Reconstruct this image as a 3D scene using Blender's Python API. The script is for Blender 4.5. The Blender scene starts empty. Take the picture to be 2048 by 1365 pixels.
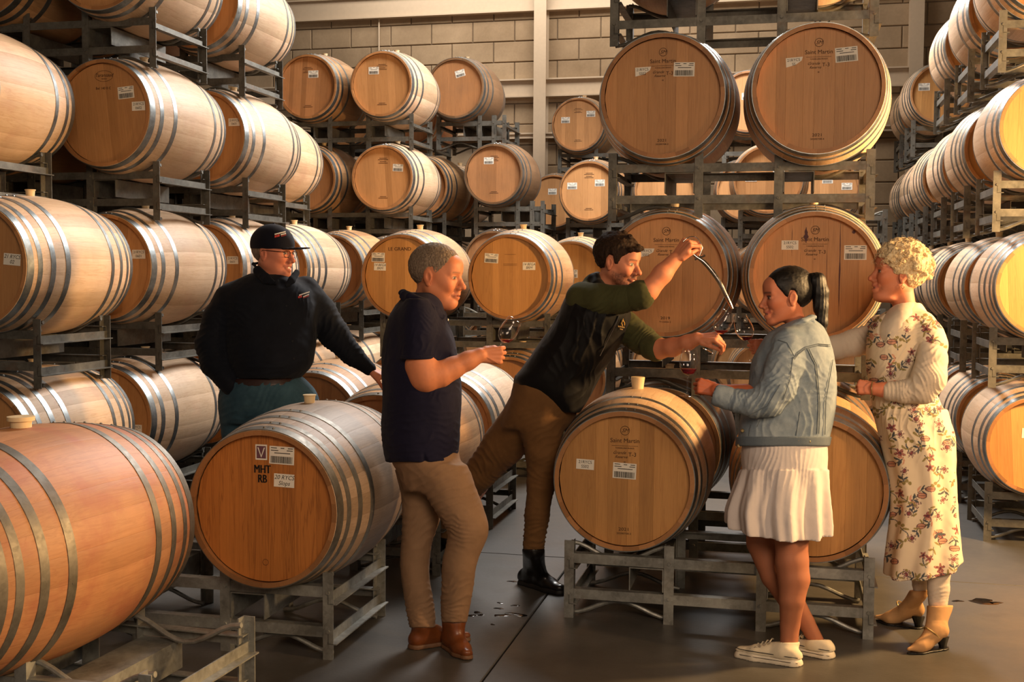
import bpy, math, random
import numpy as np
from mathutils import Vector, Matrix
PI = math.pi
S = bpy.context.scene
COL = S.collection

# ------------------------------------------------------------------ camera, world, lights, exposure
FPX, CX, CY, CAMH = 2335.0, 1024.0, 682.5, 1.62
YAW, PITCH, ROLL = math.atan(545 / 2335), math.atan(132 / 2335), math.radians(0.35)
cd = bpy.data.cameras.new('camera'); cam = bpy.data.objects.new('camera', cd); COL.objects.link(cam)
cd.sensor_width = 36.0; cd.lens = 36.0 * FPX / 2048; cd.clip_start = 0.05; cd.clip_end = 200
cam.matrix_world = (Matrix.Translation((0, 0, CAMH)) @ Matrix.Rotation(YAW, 4, 'Z') @
                    Matrix.Rotation(PI / 2 - PITCH, 4, 'X') @ Matrix.Rotation(ROLL, 4, 'Z'))
S.camera = cam
_M = np.array(cam.matrix_world)
def ray(px, py):
    v = np.array([(px - CX) / FPX, -(py - CY) / FPX, -1.0])
    return _M[:3, :3] @ v
def P(px, py, d):
    """world point seen at pixel (px,py) at depth d along the lens axis"""
    return _M[:3, 3] + ray(px, py) * d
def PZ(px, py, z):
    r = ray(px, py); return _M[:3, 3] + r * ((z - CAMH) / r[2])
def proj(p):
    v = _M[:3, :3].T @ (np.array(p) - _M[:3, 3])
    return (CX + FPX * v[0] / -v[2], CY - FPX * v[1] / -v[2], -v[2])

S.view_settings.view_transform = 'Standard'; S.view_settings.look = 'None'
S.view_settings.gamma = 1.0; S.view_settings.use_curve_mapping = False
S.view_settings.exposure = 0.0
S.cycles.use_denoising = True
S.cycles.max_bounces = 6; S.cycles.diffuse_bounces = 3; S.cycles.glossy_bounces = 3
S.cycles.transmission_bounces = 6; S.cycles.sample_clamp_indirect = 4.0

W = bpy.data.worlds.new('world'); S.world = W; W.use_nodes = True
bg = W.node_tree.nodes['Background']
bg.inputs['Color'].default_value = (1.0, 0.84, 0.70, 1); bg.inputs['Strength'].default_value = 0.17

def lamp(name, kind, loc, target, energy, color, size=1.0, size_y=None, spread=None):
    l = bpy.data.lights.new(name, kind); o = bpy.data.objects.new(name, l); COL.objects.link(o)
    l.energy = energy; l.color = color
    if kind == 'AREA':
        l.shape = 'RECTANGLE'; l.size = size; l.size_y = size_y or size
        if spread: l.spread = math.radians(spread)
    elif kind == 'SPOT':
        l.shadow_soft_size = size; l.spot_size = math.radians(spread or 90); l.spot_blend = 0.6
    else:
        l.shadow_soft_size = size
    o.location = loc
    d = Vector(target) - Vector(loc)
    o.rotation_euler = d.to_track_quat('-Z', 'Y').to_euler()
    return o
# warm photographic lamp off the right edge of the picture, the daylight of a roof light over the
# aisle, and a softer warm fill added on the camera side
lamp('warm_key_lamp', 'AREA', (2.75, 6.15, 2.2), (-1.2, 5.95, 1.4), 350, (1.0, 0.60, 0.25), 0.4, 0.4)
lamp('roof_light', 'AREA', (-1.2, 10.2, 5.9), (-2.6, 8.6, 2.2), 900, (1.0, 0.97, 0.94), 1.6, 5.0)
lamp('front_fill', 'AREA', (1.6, -1.2, 3.6), (-0.9, 6.0, 1.5), 205, (1.0, 0.74, 0.52), 2.6, 1.8)
lamp('rear_wall_fill', 'AREA', (-2.9, 14.2, 6.4), (-2.7, 15.6, 3.0), 190, (1.0, 0.88, 0.74), 6.0, 1.0)  # added lamp that brightens the top of the back wall in place of haze
lamp('warm_side_lamp', 'AREA', (3.1, 3.7, 1.9), (-2.2, 4.6, .9), 16, (1.0, 0.62, 0.30), 0.3, 0.3, 70)

# ------------------------------------------------------------------ material helpers
def srgb(h):
    h = h.lstrip('#'); c = [int(h[i:i + 2], 16) / 255 for i in (0, 2, 4)]
    return tuple((x / 12.92 if x <= 0.04045 else ((x + 0.055) / 1.055) ** 2.4) for x in c) + (1.0,)
class NT:
    def __init__(s, name):
        s.m = bpy.data.materials.new(name); s.m.use_nodes = True; s.t = s.m.node_tree
        s.b = s.t.nodes['Principled BSDF']
    def n(s, typ, **kw):
        x = s.t.nodes.new(typ)
        for k, v in kw.items():
            if k.startswith('i_'): x.inputs[k[2:].replace('_', ' ')].default_value = v
            else: setattr(x, k, v)
        return x
    def l(s, a, b): s.t.links.new(a, b)
    def noise(s, vec, scale, detail=3, rough=0.55, dist=0.0):
        x = s.n('ShaderNodeTexNoise'); x.inputs['Scale'].default_value = scale
        x.inputs['Detail'].default_value = detail; x.inputs['Roughness'].default_value = rough
        x.inputs['Distortion'].default_value = dist
        if vec is not None: s.l(vec, x.inputs['Vector'])
        return x.outputs['Fac']
    def ramp(s, fac, stops):
        x = s.n('ShaderNodeValToRGB'); e = x.color_ramp.elements
        while len(e) < len(stops): e.new(0.5)
        for i, (p, c) in enumerate(stops):
            e[i].position = p; e[i].color = c if len(c) == 4 else tuple(c) + (1,)
        s.l(fac, x.inputs['Fac']); return x.outputs['Color']
    def mix(s, fac, a, b, mode='MIX'):
        x = s.n('ShaderNodeMix'); x.data_type = 'RGBA'; x.blend_type = mode
        for sock, v in ((x.inputs['Factor'], fac), (x.inputs['A'], a), (x.inputs['B'], b)):
            if hasattr(v, 'is_output') or hasattr(v, 'links'): s.l(v, sock)
            else: sock.default_value = v
        return x.outputs['Result']
    def math(s, op, a, b=None, c=None):
        x = s.n('ShaderNodeMath'); x.operation = op
        for i, v in enumerate((a, b, c)):
            if v is None: continue
            if hasattr(v, 'links'): s.l(v, x.inputs[i])
            else: x.inputs[i].default_value = v
        return x.outputs[0]
    def vscale(s, vec, sc, loc=None):
        x = s.n('ShaderNodeMapping'); x.inputs['Scale'].default_value = sc
        s.l(vec, x.inputs['Vector'])
        if loc is not None: s.l(loc, x.inputs['Location'])
        return x.outputs['Vector']
    def obj(s): return s.n('ShaderNodeTexCoord').outputs['Object']
    def pos(s): return s.n('ShaderNodeNewGeometry').outputs['Position']
    def rnd(s): return s.n('ShaderNodeObjectInfo').outputs['Random']
    def bump(s, h, strength=0.3, dist=0.01):
        x = s.n('ShaderNodeBump'); x.inputs['Strength'].default_value = strength
        x.inputs['Distance'].default_value = dist
        s.l(h, x.inputs['Height']); s.l(x.outputs['Normal'], s.b.inputs['Normal'])
    def set(s, **kw):
        for k, v in kw.items():
            k = k.replace('_', ' ')
            if hasattr(v, 'links'): s.l(v, s.b.inputs[k])
            else: s.b.inputs[k].default_value = v
        return s.m

def wood(name, light, dark, axis='Y', stain=None, stain_amt=0.0, grime=0.25, rough=0.55, flame=0.35, tone=0.28, grimecol='#5c4a3a'):
    """oak: grain along one object axis, tone per piece, broad world-space weathering"""
    m = NT(name); r = m.rnd(); ob = m.obj(); po = m.pos()
    off = m.n('ShaderNodeCombineXYZ'); m.l(m.math('MULTIPLY', r, 37.0), off.inputs[0])
    m.l(m.math('MULTIPLY', r, 91.0), off.inputs[1]); m.l(m.math('MULTIPLY', r, 53.0), off.inputs[2])
    sc = {'Y': (1, .045, 1), 'Z': (1, 1, .045)}[axis]
    v = m.vscale(ob, sc, off.outputs[0])
    fine = m.noise(v, 150, 4, 0.65)
    wide = m.noise(v, 26, 3, 0.6, 1.6)
    c = m.mix(m.math('MULTIPLY', fine, 0.55), srgb(light), srgb(dark))
    fl = m.ramp(wide, [(0.47, (0, 0, 0)), (0.52, (1, 1, 1)), (0.56, (0, 0, 0))])
    c = m.mix(m.math('MULTIPLY', fl, flame), c, srgb(dark))
    lo = 1.0 - tone
    tv = m.n('ShaderNodeMapRange'); m.l(r, tv.inputs[0]); tv.inputs[3].default_value = lo; tv.inputs[4].default_value = 1.0 + tone * .45
    tc = m.n('ShaderNodeCombineColor')
    m.l(tv.outputs[0], tc.inputs[0]); m.l(m.math('POWER', tv.outputs[0], 1.1), tc.inputs[1]); m.l(m.math('POWER', tv.outputs[0], 1.35), tc.inputs[2])
    c = m.mix(1.0, c, tc.outputs[0], 'MULTIPLY')
    g = m.noise(po, 3.1, 5, 0.62)
    gm = m.ramp(g, [(0.42, (0, 0, 0)), (0.75, (1, 1, 1))])
    c = m.mix(m.math('MULTIPLY', gm, grime), c, srgb(grimecol))
    if stain:
        s1 = m.noise(po, 5.5, 4, 0.6)
        sm = m.ramp(s1, [(0.5, (0, 0, 0)), (0.66, (1, 1, 1))])
        c = m.mix(m.math('MULTIPLY', sm, stain_amt), c, srgb(stain))
    m.bump(m.math('ADD', m.math('MULTIPLY', fine, 0.5), m.math('MULTIPLY', wide, 0.6)), 0.25, 0.003)
    return m.set(Base_Color=c, Roughness=rough)

def metal(name, a, b, scale=14, metallic=0.85, rough=0.38, rust=0.0, spangle=True):
    m = NT(name); po = m.pos()
    n1 = m.noise(po, scale, 5, 0.65); n2 = m.noise(po, scale * 5, 3, 0.6)
    if spangle:
        vo = m.n('ShaderNodeTexVoronoi'); vo.inputs['Scale'].default_value = 60; m.l(po, vo.inputs['Vector'])
        f = m.mix(0.13, n1, vo.outputs['Color'])
        bw = m.n('ShaderNodeRGBToBW'); m.l(f, bw.inputs[0]); f = bw.outputs[0]
    else: f = n1
    c = m.mix(m.ramp(f, [(0.3, (0, 0, 0)), (0.7, (1, 1, 1))]), srgb(a), srgb(b))
    if rust:
        c = m.mix(m.math('MULTIPLY', m.ramp(m.noise(po, 4.2, 5, 0.7), [(0.55, (0, 0, 0)), (0.72, (1, 1, 1))]), rust), c, srgb('#6b4526'))
    ro = m.math('MULTIPLY_ADD', n2, 0.3, rough - 0.12)
    m.bump(n2, 0.12, 0.002)
    return m.set(Base_Color=c, Metallic=metallic, Roughness=ro)

def plain(name, col, rough=0.6, metallic=0.0, var=0.15, scale=20, **kw):
    m = NT(name); n = m.noise(m.obj(), scale, 3)
    c = srgb(col); d = tuple(x * (1 - var) for x in c[:3]) + (1,)
    m.set(Base_Color=m.mix(n, d, c), Roughness=rough, Metallic=metallic, **kw)
    return m.m

M = {}
M['oak_new'] = wood('new_oak', '#e0c3a2', '#b58b64', grime=.25, stain='#b0705c', stain_amt=.18)
M['oak_mid'] = wood('seasoned_oak', '#c69a6b', '#8f6540', grime=.35, stain='#9a5a44', stain_amt=.25)
M['oak_dark'] = wood('old_oak', '#94704f', '#5e4530', grime=.5)
M['oak_grey'] = wood('greyed_oak', '#a98f76', '#77604b', grime=.4, grimecol='#4e433a')
M['oak_red'] = wood('wine_reddened_oak', '#c08a5e', '#96603c', grime=.35, stain='#9c5540', stain_amt=.5, tone=.14)
M['head_new'] = wood('head_oak', '#cf9860', '#95602f', axis='Z', grime=.15, tone=.2, flame=.22)
M['head_warm'] = wood('warm_head_oak', '#d19a58', '#96602d', axis='Z', grime=.12, tone=.22, flame=.25)
M['head_old'] = wood('old_head_oak', '#b98150', '#8a5a32', axis='Z', grime=.3, tone=.22, flame=.3)
M['head_red'] = wood('rich_head_oak', '#c47c38', '#8c5220', axis='Z', grime=.18, tone=.12, flame=.75, grimecol='#7a4a22')
for k_, l_, d_ in (('oak_new', '#b9824f', '#8f5e34'), ('oak_mid', '#ab7644', '#7f522c'), ('oak_dark', '#84603e', '#54391f'), ('oak_grey', '#9a6a40', '#6e4827'), ('oak_red', '#a5683a', '#74431f')):
    M['end_' + k_] = wood('end_grain_' + k_, l_, d_, axis='Y', grime=.2, tone=.3, flame=.1)
M['hoop'] = metal('galvanised_hoop', '#a3a7a6', '#72787a', 9, .9, .36)
M['hoop_old'] = metal('dull_hoop', '#878279', '#5f5b53', 9, .75, .5, rust=.25)
M['rack'] = metal('galvanised_rack', '#76736a', '#4a4842', 7, .55, .52, rust=.45)
M['rack_bright'] = metal('bright_galvanised_rack', '#a8a9a3', '#6d6c66', 7, .6, .48, rust=.2)
M['bung'] = plain('silicone_bung', '#e2c79b', .45)
M['paper'] = plain('label_paper', '#e9e2d3', .7, var=.05)
M['ink'] = plain('black_ink', '#1d1714', .7)
M['brand'] = plain('burnt_brand', '#4a2c16', .8)
M['maroon'] = plain('maroon_print', '#6b4450', .7)
M['stain'] = plain('wine_stain', '#4a1a1c', .6)

# ------------------------------------------------------------------ mesh helpers
class MB:
    def __init__(s): s.v = []; s.f = []; s.mi = []; s.k = 0
    def add(s, vs, fs, k=None):
        o = len(s.v); s.v += [tuple(map(float, p)) for p in vs]; s.f += [tuple(i + o for i in f) for f in fs]
        s.mi += [s.k if k is None else k] * len(fs)
    def box(s, a, b, k=None):
        (x0, y0, z0), (x1, y1, z1) = a, b
        s.add([(x0, y0, z0), (x1, y0, z0), (x1, y1, z0), (x0, y1, z0), (x0, y0, z1), (x1, y0, z1), (x1, y1, z1), (x0, y1, z1)],
              [(0, 3, 2, 1), (4, 5, 6, 7), (0, 1, 5, 4), (1, 2, 6, 5), (2, 3, 7, 6), (3, 0, 4, 7)], k)
    def tube(s, pts, r, n=8, caps=True, k=None):
        pts = [np.array(p, float) for p in pts]; N = len(pts); rs = r if hasattr(r, '__len__') else [r] * N
        vs = []; prev = None
        for i, p in enumerate(pts):
            t = pts[min(i + 1, N - 1)] - pts[max(i - 1, 0)]; t /= (np.linalg.norm(t) + 1e-12)
            if prev is None:
                u = np.cross(t, (0, 0, 1)) if abs(t[2]) < .9 else np.cross(t, (1, 0, 0))
            else: u = prev - t * prev.dot(t)
            u /= np.linalg.norm(u); w = np.cross(t, u); prev = u
            for j in range(n):
                a = 2 * PI * j / n; vs.append(p + rs[i] * (math.cos(a) * u + math.sin(a) * w))
        fs = [(i * n + j, i * n + (j + 1) % n, (i + 1) * n + (j + 1) % n, (i + 1) * n + j) for i in range(N - 1) for j in range(n)]
        if caps: fs += [tuple(range(n - 1, -1, -1)), tuple((N - 1) * n + j for j in range(n))]
        s.add(vs, fs, k)
    def lathe(s, prof, n=24, axis='Z', c=(0, 0, 0), close=False, k=None):
        """prof: (radius, height) pairs"""
        vs = []
        for (r, h) in prof:
            for j in range(n):
                a = 2 * PI * j / n; x, y = r * math.cos(a), r * math.sin(a)
                q = (x, y, h) if axis == 'Z' else (x, h, y) if axis == 'Y' else (h, x, y)
                vs.append((q[0] + c[0], q[1] + c[1], q[2] + c[2]))
        m = len(prof); e = m if close else m - 1
        fs = [(i * n + j, i * n + (j + 1) % n, ((i + 1) % m) * n + (j + 1) % n, ((i + 1) % m) * n + j) for i in range(e) for j in range(n)]
        s.add(vs, fs, k)
    def mesh(s, name, mats, sharp=32, smooth=True):
        me = bpy.data.meshes.new(name); me.from_pydata(s.v, [], s.f)
        for m in (mats if isinstance(mats, (list, tuple)) else [mats]): me.materials.append(m)
        if any(s.mi): me.polygons.foreach_set('material_index', s.mi)
        import bmesh
        bm = bmesh.new(); bm.from_mesh(me); bmesh.ops.recalc_face_normals(bm, faces=bm.faces); bm.to_mesh(me); bm.free()
        if smooth:
            me.polygons.foreach_set('use_smooth', [True] * len(me.polygons))
            if sharp < 170: me.set_sharp_from_angle(angle=math.radians(sharp))
        return me
def link(name, data, parent=None, loc=None, rot=None, **props):
    o = bpy.data.objects.new(name, data); COL.objects.link(o)
    if parent is not None: o.parent = parent
    if loc is not None: o.location = loc
    if rot is not None: o.rotation_euler = rot
    for k, v in props.items(): o[k] = v
    return o
def thing(name, label, cat, loc=(0, 0, 0), rz=0.0, group=None, data=None):
    o = link(name, data, None, loc, (0, 0, rz), label=label, category=cat)
    if group: o['group'] = group
    return o

# ------------------------------------------------------------------ the shed
def concrete(name, a, b, rough, scale=1.0, blotch=None):
    m = NT(name); po = m.pos()
    n1 = m.noise(po, 1.7 * scale, 6, 0.62); n2 = m.noise(po, 55 * scale, 3, 0.6)
    c = m.mix(m.ramp(n1, [(0.3, (0, 0, 0)), (0.72, (1, 1, 1))]), srgb(a), srgb(b))
    c = m.mix(m.math('MULTIPLY', n2, 0.25), c, (0.02, 0.018, 0.015, 1))
    if blotch: c = m.mix(m.ramp(m.noise(po, 2.4, 5, 0.7), [(0.62, (0, 0, 0)), (0.74, (0.6, 0.6, 0.6))]), c, srgb(blotch))
    m.bump(n2, 0.15, 0.004)
    ro = m.math('MULTIPLY_ADD', n1, 0.35, rough - 0.17)
    return m.set(Base_Color=c, Roughness=ro)
M['floor'] = concrete('sealed_concrete', '#5c5954', '#3f3c38', 0.40, blotch='#3a342e')
M['block'] = concrete('wall_block', '#b8a184', '#8f7a60', 0.85, 0.6)
M['mortar'] = plain('mortar', '#7d6e5c', .9)
M['cream'] = plain('cream_steel', '#cdbba4', .6)
M['dark'] = plain('dark_joint', '#1b1917', .9)
M['roof'] = plain('roof_sheet', '#6e675c', .7)

fl = link('floor', (lambda b: (b.box((-16, -3, -0.25), (9, 16.4, -0.02)), b.mesh('floor', M['dark']))[1])(MB()), kind='structure')
jx = PZ(1060, 1235, 0)[0]; jy = PZ(1890, 1163, 0)[1]
xs = [-16, jx - 12, jx - 6, jx, jx + 6, 9]; ys = [-3, jy - 6, jy, jy + 6, 16.4]
for i in range(len(xs) - 1):
    for j in range(len(ys) - 1):
        g = 0.004; b = MB(); x0, x1, y0, y1 = xs[i] + g, xs[i + 1] - g, ys[j] + g, ys[j + 1] - g
        b.add([(x0, y0, -.02), (x1, y0, -.02), (x1, y1, -.02), (x0, y1, -.02), (x0, y0, -.004), (x1, y0, -.004), (x1, y1, -.004), (x0, y1, -.004),
               (x0 + .004, y0 + .004, 0), (x1 - .004, y0 + .004, 0), (x1 - .004, y1 - .004, 0), (x0 + .004, y1 - .004, 0)],
              [(0, 1, 5, 4), (1, 2, 6, 5), (2, 3, 7, 6), (3, 0, 4, 7), (4, 5, 9, 8), (5, 6, 10, 9), (6, 7, 11, 10), (7, 4, 8, 11), (8, 9, 10, 11)])
        link('concrete_slab', b.mesh('concrete_slab', M['floor'], smooth=False), fl)
# small wet drips on the concrete
rs = random.Random(5)
M['wet'] = plain('spilt_water', '#14110f', .12)
for k, (px, py, sz) in enumerate([(1003, 1232, .03), (1022, 1228, .022), (998, 1218, .018), (1040, 1231, .03), (955, 1226, .02), (962, 1231, .016), (944, 1232, .02), (1030, 1212, .016),
                    (1025, 1164, .02), (1000, 1207, .012), (985, 1250, .01), (1965, 1204, .06), (1990, 1207, .03), (1915, 1203, .022)]):
    c = PZ(px, py, 0); b = MB(); n = 14
    vs = []
    for r_, z in ((1.0, 0.0004), (0.8, 0.0016)):
        for j in range(n):
            a = 2 * PI * j / n; q = sz * (0.8 + 0.22 * math.sin(2 * a + k) + 0.14 * math.sin(3 * a + 2.1 * k) + .07 * math.sin(5 * a + k)) * r_
            vs.append((q * math.cos(a) * 1.5, q * math.sin(a), z))
    b.add(vs, [(j, (j + 1) % n, n + (j + 1) % n, n + j) for j in range(n)] + [tuple(range(n, 2 * n))])
    o = link('wet_spot', b.mesh('wet_spot', M['wet']), fl, (c[0], c[1], 0))

WY = 15.9
b = MB(); b.box((-16, WY + .02, -.2), (9, WY + .3, 6.6)); wall = link('wall_back', b.mesh('wall_back', M['mortar']), kind='structure')
bw, bh = 0.60, 0.285
seen = []; rest = []
for r in range(23):
    z0 = r * bh; x = -16 + (0.3 if r % 2 else 0)
    while x < 9:
        c = proj((x + bw / 2, WY, z0 + bh / 2))
        vis = c[2] > 0 and 560 < c[0] < 2060 and -40 < c[1] < 520
        (seen if vis else rest).append((x, z0)); x += bw
def blockbox(b, x, z, k, ox=0, oz=0):
    g = .006; c = .008; x0, x1, z0, z1 = ox + g, ox + bw - g, oz + g, oz + bh - g
    b.add([(x0, 0, z0), (x1, 0, z0), (x1, 0, z1), (x0, 0, z1), (x0, -.012, z0), (x1, -.012, z0), (x1, -.012, z1), (x0, -.012, z1),
           (x0 + c, -.02, z0 + c), (x1 - c, -.02, z0 + c), (x1 - c, -.02, z1 - c), (x0 + c, -.02, z1 - c)],
          [(0, 1, 5, 4), (1, 2, 6, 5), (2, 3, 7, 6), (3, 0, 4, 7), (4, 5, 9, 8), (5, 6, 10, 9), (6, 7, 11, 10), (7, 4, 8, 11), (8, 9, 10, 11)])
b = MB(); blockbox(b, 0, 0, 0); blk = b.mesh('block', M['block'], smooth=False)
seen.sort(key=lambda q: abs(proj((q[0], WY, q[1]))[0] - 1250)); rest += seen[300:]; seen = seen[:300]
for x, z in seen: link('block', blk, wall, (x, WY + .02 + rs.uniform(-.003, .002), z))
b = MB()
for x, z in rest: blockbox(b, 0, 0, 0, x, z)
link('block_courses', b.mesh('block_courses', M['block'], smooth=False), wall, (0, WY + .02, 0), kind='stuff')
for nm, a, c_ in (('wall_left', (-16.3, -3, -.2), (-16, 16.2, 6.6)), ('wall_right', (9, 1.5, -.2), (9.3, 16.2, 6.6))):
    b = MB(); b.box(a, c_); link(nm, b.mesh(nm, M['block']), kind='structure')
b = MB(); b.box((-16.3, -3, 6.6), (9.3, 16.2, 6.8)); link('ceiling', b.mesh('ceiling', M['roof']), kind='structure')
# steel columns and girts on the wall
def ibox(nm, a, c_, mat=M['cream']):
    b = MB(); b.box(a, c_); return link(nm, b.mesh(nm, mat, smooth=False), kind='structure')
def ray_at_y(px, py, Y):
    r = ray(px, py); return _M[:3, 3] + r * (Y / r[1])
for k, px in enumerate((1082, 1829)):
    x = ray_at_y(px, 200, WY - .1)[0]
    b = MB(); b.box((x - .085, WY - .20, 0), (x + .085, WY - .185, 6.6)); b.box((x - .085, WY - .015, 0), (x + .085, WY, 6.6)); b.box((x - .006, WY - .185, 0), (x + .006, WY - .015, 6.6))
    b.box((x - .075, WY - .186, 0), (x + .075, WY - .18, 6.6))
    link('trim_%d' % (k + 1), b.mesh('column', M['cream'], smooth=False), kind='structure')
for k, (py0, py1) in enumerate(((146, 184), (258, 270), (-40, 6))):
    z1 = ray_at_y(1400, py0, WY - .1)[2]; z0 = ray_at_y(1400, py1, WY - .1)[2]
    b = MB(); b.box((-16, WY - .06, z0 + .02), (9, WY, z1 - .02)); b.box((-16, WY - .11, z0), (9, WY, z0 + .02)); b.box((-16, WY - .11, z1 - .02), (9, WY, z1))
    link('trim_%d' % (k + 3), b.mesh('girt', M['cream'], smooth=False), kind='structure')
x = ray_at_y(757, 60, WY - .05)[0]
b = MB(); b.tube([(x, WY - .03, 3.2), (x, WY - .03, 6.6)], .012); link('trim_6', b.mesh('conduit', M['cream']), kind='structure')
# ------------------------------------------------------------------ barrels
_cache = {}
def rprof(sz, y):
    Rb, Rh, L = sz; t = abs(2 * y / L); return Rh + (Rb - Rh) * (1 - t ** 1.9)
NST = 26
def stave_mesh(sz, mk):
    key = ('stave', sz, mk)
    if key in _cache: return _cache[key]
    Rb, Rh, L = sz; h = PI / NST; g = .00012 / Rb
    ys = [-.5, -.492, -.40, -.28, -.14, 0, .14, .28, .40, .492, .5]
    b = MB(); vs = []
    for i, t in enumerate(ys):
        y = t * L; r = rprof(sz, y)
        end = i in (0, len(ys) - 1)
        if end: r -= .003
        th = .024 if not end else .020
        for a, dr in ((-h + g, -.0003), (-h * .93, 0), (-h * .3, .0002), (h * .3, .0002), (h * .93, 0), (h - g, -.0003)):
            vs.append(((r + dr) * math.sin(a), y, (r + dr) * math.cos(a)))
        for a in (h - g, 0, -h + g): vs.append(((r - th) * math.sin(a), y, (r - th) * math.cos(a)))
    n = 9; N = len(ys)
    out_ = [(i * n + j, i * n + (j + 1) % n, (i + 1) * n + (j + 1) % n, (i + 1) * n + j) for i in range(N - 1) for j in (0, 1, 2, 3, 4)]
    inn_ = [(i * n + j, i * n + (j + 1) % n, (i + 1) * n + (j + 1) % n, (i + 1) * n + j) for i in range(N - 1) for j in (5, 6, 7, 8)]
    inn_ += [tuple(range(n)), tuple((N - 1) * n + j for j in range(n))]
    b.add(vs, out_, 0); b.f += inn_; b.mi += [1] * len(inn_)
    _cache[key] = b.mesh('stave', [M[mk], M['end_' + mk]]); return _cache[key]
def boards(sz, seed, mk):
    key = ('boards', sz, seed, mk)
    if key in _cache: return _cache[key]
    R = sz[1] - .021; rg = random.Random(seed * 7 + 1)
    ws = [rg.uniform(.6, 1.3) for _ in range(8)]; tot = sum(ws); x = -R; out = []
    for w in ws:
        x0, x1 = x + .00015, x + w / tot * 2 * R - .00015; x = x1 + .00015
        top = []
        for q in range(7):
            xx = x0 + (x1 - x0) * q / 6; top.append((xx, math.sqrt(max(R * R - xx * xx, 0))))
        ring = top + [(a, -c) for a, c in reversed(top)]
        ring = [p for i, p in enumerate(ring) if i == 0 or (abs(p[0] - ring[i - 1][0]) + abs(p[1] - ring[i - 1][1])) > 1e-5]
        if abs(ring[0][0] - ring[-1][0]) + abs(ring[0][1] - ring[-1][1]) < 1e-5: ring.pop()
        cxm = (x0 + x1) / 2; n = len(ring); b = MB(); vs = []
        for d, y in ((0, .02), (0, .0004), (.0004, 0)):
            for a, c in ring:
                vs.append((min(max(a, x0 + d), x1 - d), y, c * (1 - d / R)))
        fs = [(i * n + j, i * n + (j + 1) % n, (i + 1) * n + (j + 1) % n, (i + 1) * n + j) for i in range(2) for j in range(n)]
        fs += [tuple(range(2 * n, 3 * n)), tuple(range(n - 1, -1, -1))]
        b.add(vs, fs); out.append(b.mesh('head_board', M[mk], smooth=False))
    _cache[key] = out; return out
HOOPS = {6: [(.024, .046), (.105, .034), (.235, .036)], 8: [(.022, .042), (.085, .03), (.175, .034), (.285, .036)]}
def hoop_mesh(sz, d, w, mk):
    key = ('hoop', sz, d, w, mk)
    if key in _cache: return _cache[key]
    y0 = -sz[2] / 2 + d - w / 2 + .002; y1 = y0 + w; b = MB()
    ra, rb = rprof(sz, y0), rprof(sz, y1)
    b.lathe([(ra + .0015, y0), (rb + .0015, y1), (rb - .004, y1), (ra - .004, y0)], 78, 'Y', close=True)
    for q, a in enumerate((1.44, 1.56)):
        ym = (y0 + y1) / 2; rm = (ra + rb) / 2
        c = (rm * math.cos(a), ym, rm * math.sin(a))
        b.tube([c, ((rm + .006) * math.cos(a), ym, (rm + .006) * math.sin(a))], [.007, .004], 6)
    c = (math.cos(-.12), math.sin(-.12)); b.tube([((ra) * c[0], (y0 + y1) / 2, ra * c[1]), ((ra + .004) * c[0], (y0 + y1) / 2, (ra + .004) * c[1])], [.004, .003], 6)
    _cache[key] = b.mesh('hoop', M[mk]); return _cache[key]
def disc_mesh(sz, mk):
    key = ('disc', sz, mk)
    if key in _cache: return _cache[key]
    b = MB(); R = sz[1] - .021
    b.lathe([(R, 0), (R, .02)], 32, 'Y'); b.add([(R * math.cos(2 * PI * j / 32), 0, R * math.sin(2 * PI * j / 32)) for j in range(32)], [tuple(range(32))])
    b.add([(R * math.cos(2 * PI * j / 32), .02, R * math.sin(2 * PI * j / 32)) for j in range(32)], [tuple(range(32))])
    _cache[key] = b.mesh('back_head', M[mk]); return _cache[key]
b = MB(); b.lathe([(.0, -.02), (.021, -.02), (.026, .03), (.030, .032), (.030, .036), (.0, .036)], 16); BUNG = b.mesh('bung', M['bung'])
b = MB(); b.lathe([(.0, -.02), (.026, -.02), (.036, .055), (.034, .058), (.0, .058)], 18); BUNG_BIG = b.mesh('bung', M['bung'])
b = MB(); b.lathe([(.0, -.02), (.034, -.02), (.036, .02), (.046, .022), (.046, .036), (.03, .038), (.0, .034)], 20); BUNG_CAP = b.mesh('bung', M['bung'])

def text_mesh(s, size, mat, shear, depth, bold, align):
    key = ('text', s, size, mat.name, shear, depth, bold, align)
    if key not in _cache:
        cu = bpy.data.curves.new('lettering', 'FONT'); cu.body = s; cu.size = size; cu.extrude = depth; cu.align_x = align; cu.align_y = 'CENTER'
        cu.shear = shear; cu.offset = bold; cu.resolution_u = 3; cu.materials.append(mat)
        o = bpy.data.objects.new('lettering', cu); COL.objects.link(o)
        dg = bpy.context.evaluated_depsgraph_get(); dg.update()
        me = bpy.data.meshes.new_from_object(o.evaluated_get(dg)); bpy.data.objects.remove(o); bpy.data.curves.remove(cu)
        me.name = 'lettering'
        if not me.materials: me.materials.append(mat)
        _cache[key] = me
    return _cache[key]
def text_obj(name, s, size, parent, loc, mat, rot=(PI / 2, 0, 0), sx=1.0, shear=0.0, depth=.0003, bold=0.0, align='CENTER'):
    o = link(name, text_mesh(s, size, mat, shear, depth, bold, align), parent, loc, rot); o.scale = (sx, 1, 1); return o
def ring_mesh(r, w, mat, name='ring_mark'):
    b = MB(); b.lathe([(r - w, 0), (r + w, 0), (r + w, -.0004), (r - w, -.0004)], 28, 'Y', close=True); return b.mesh(name, mat)
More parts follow.
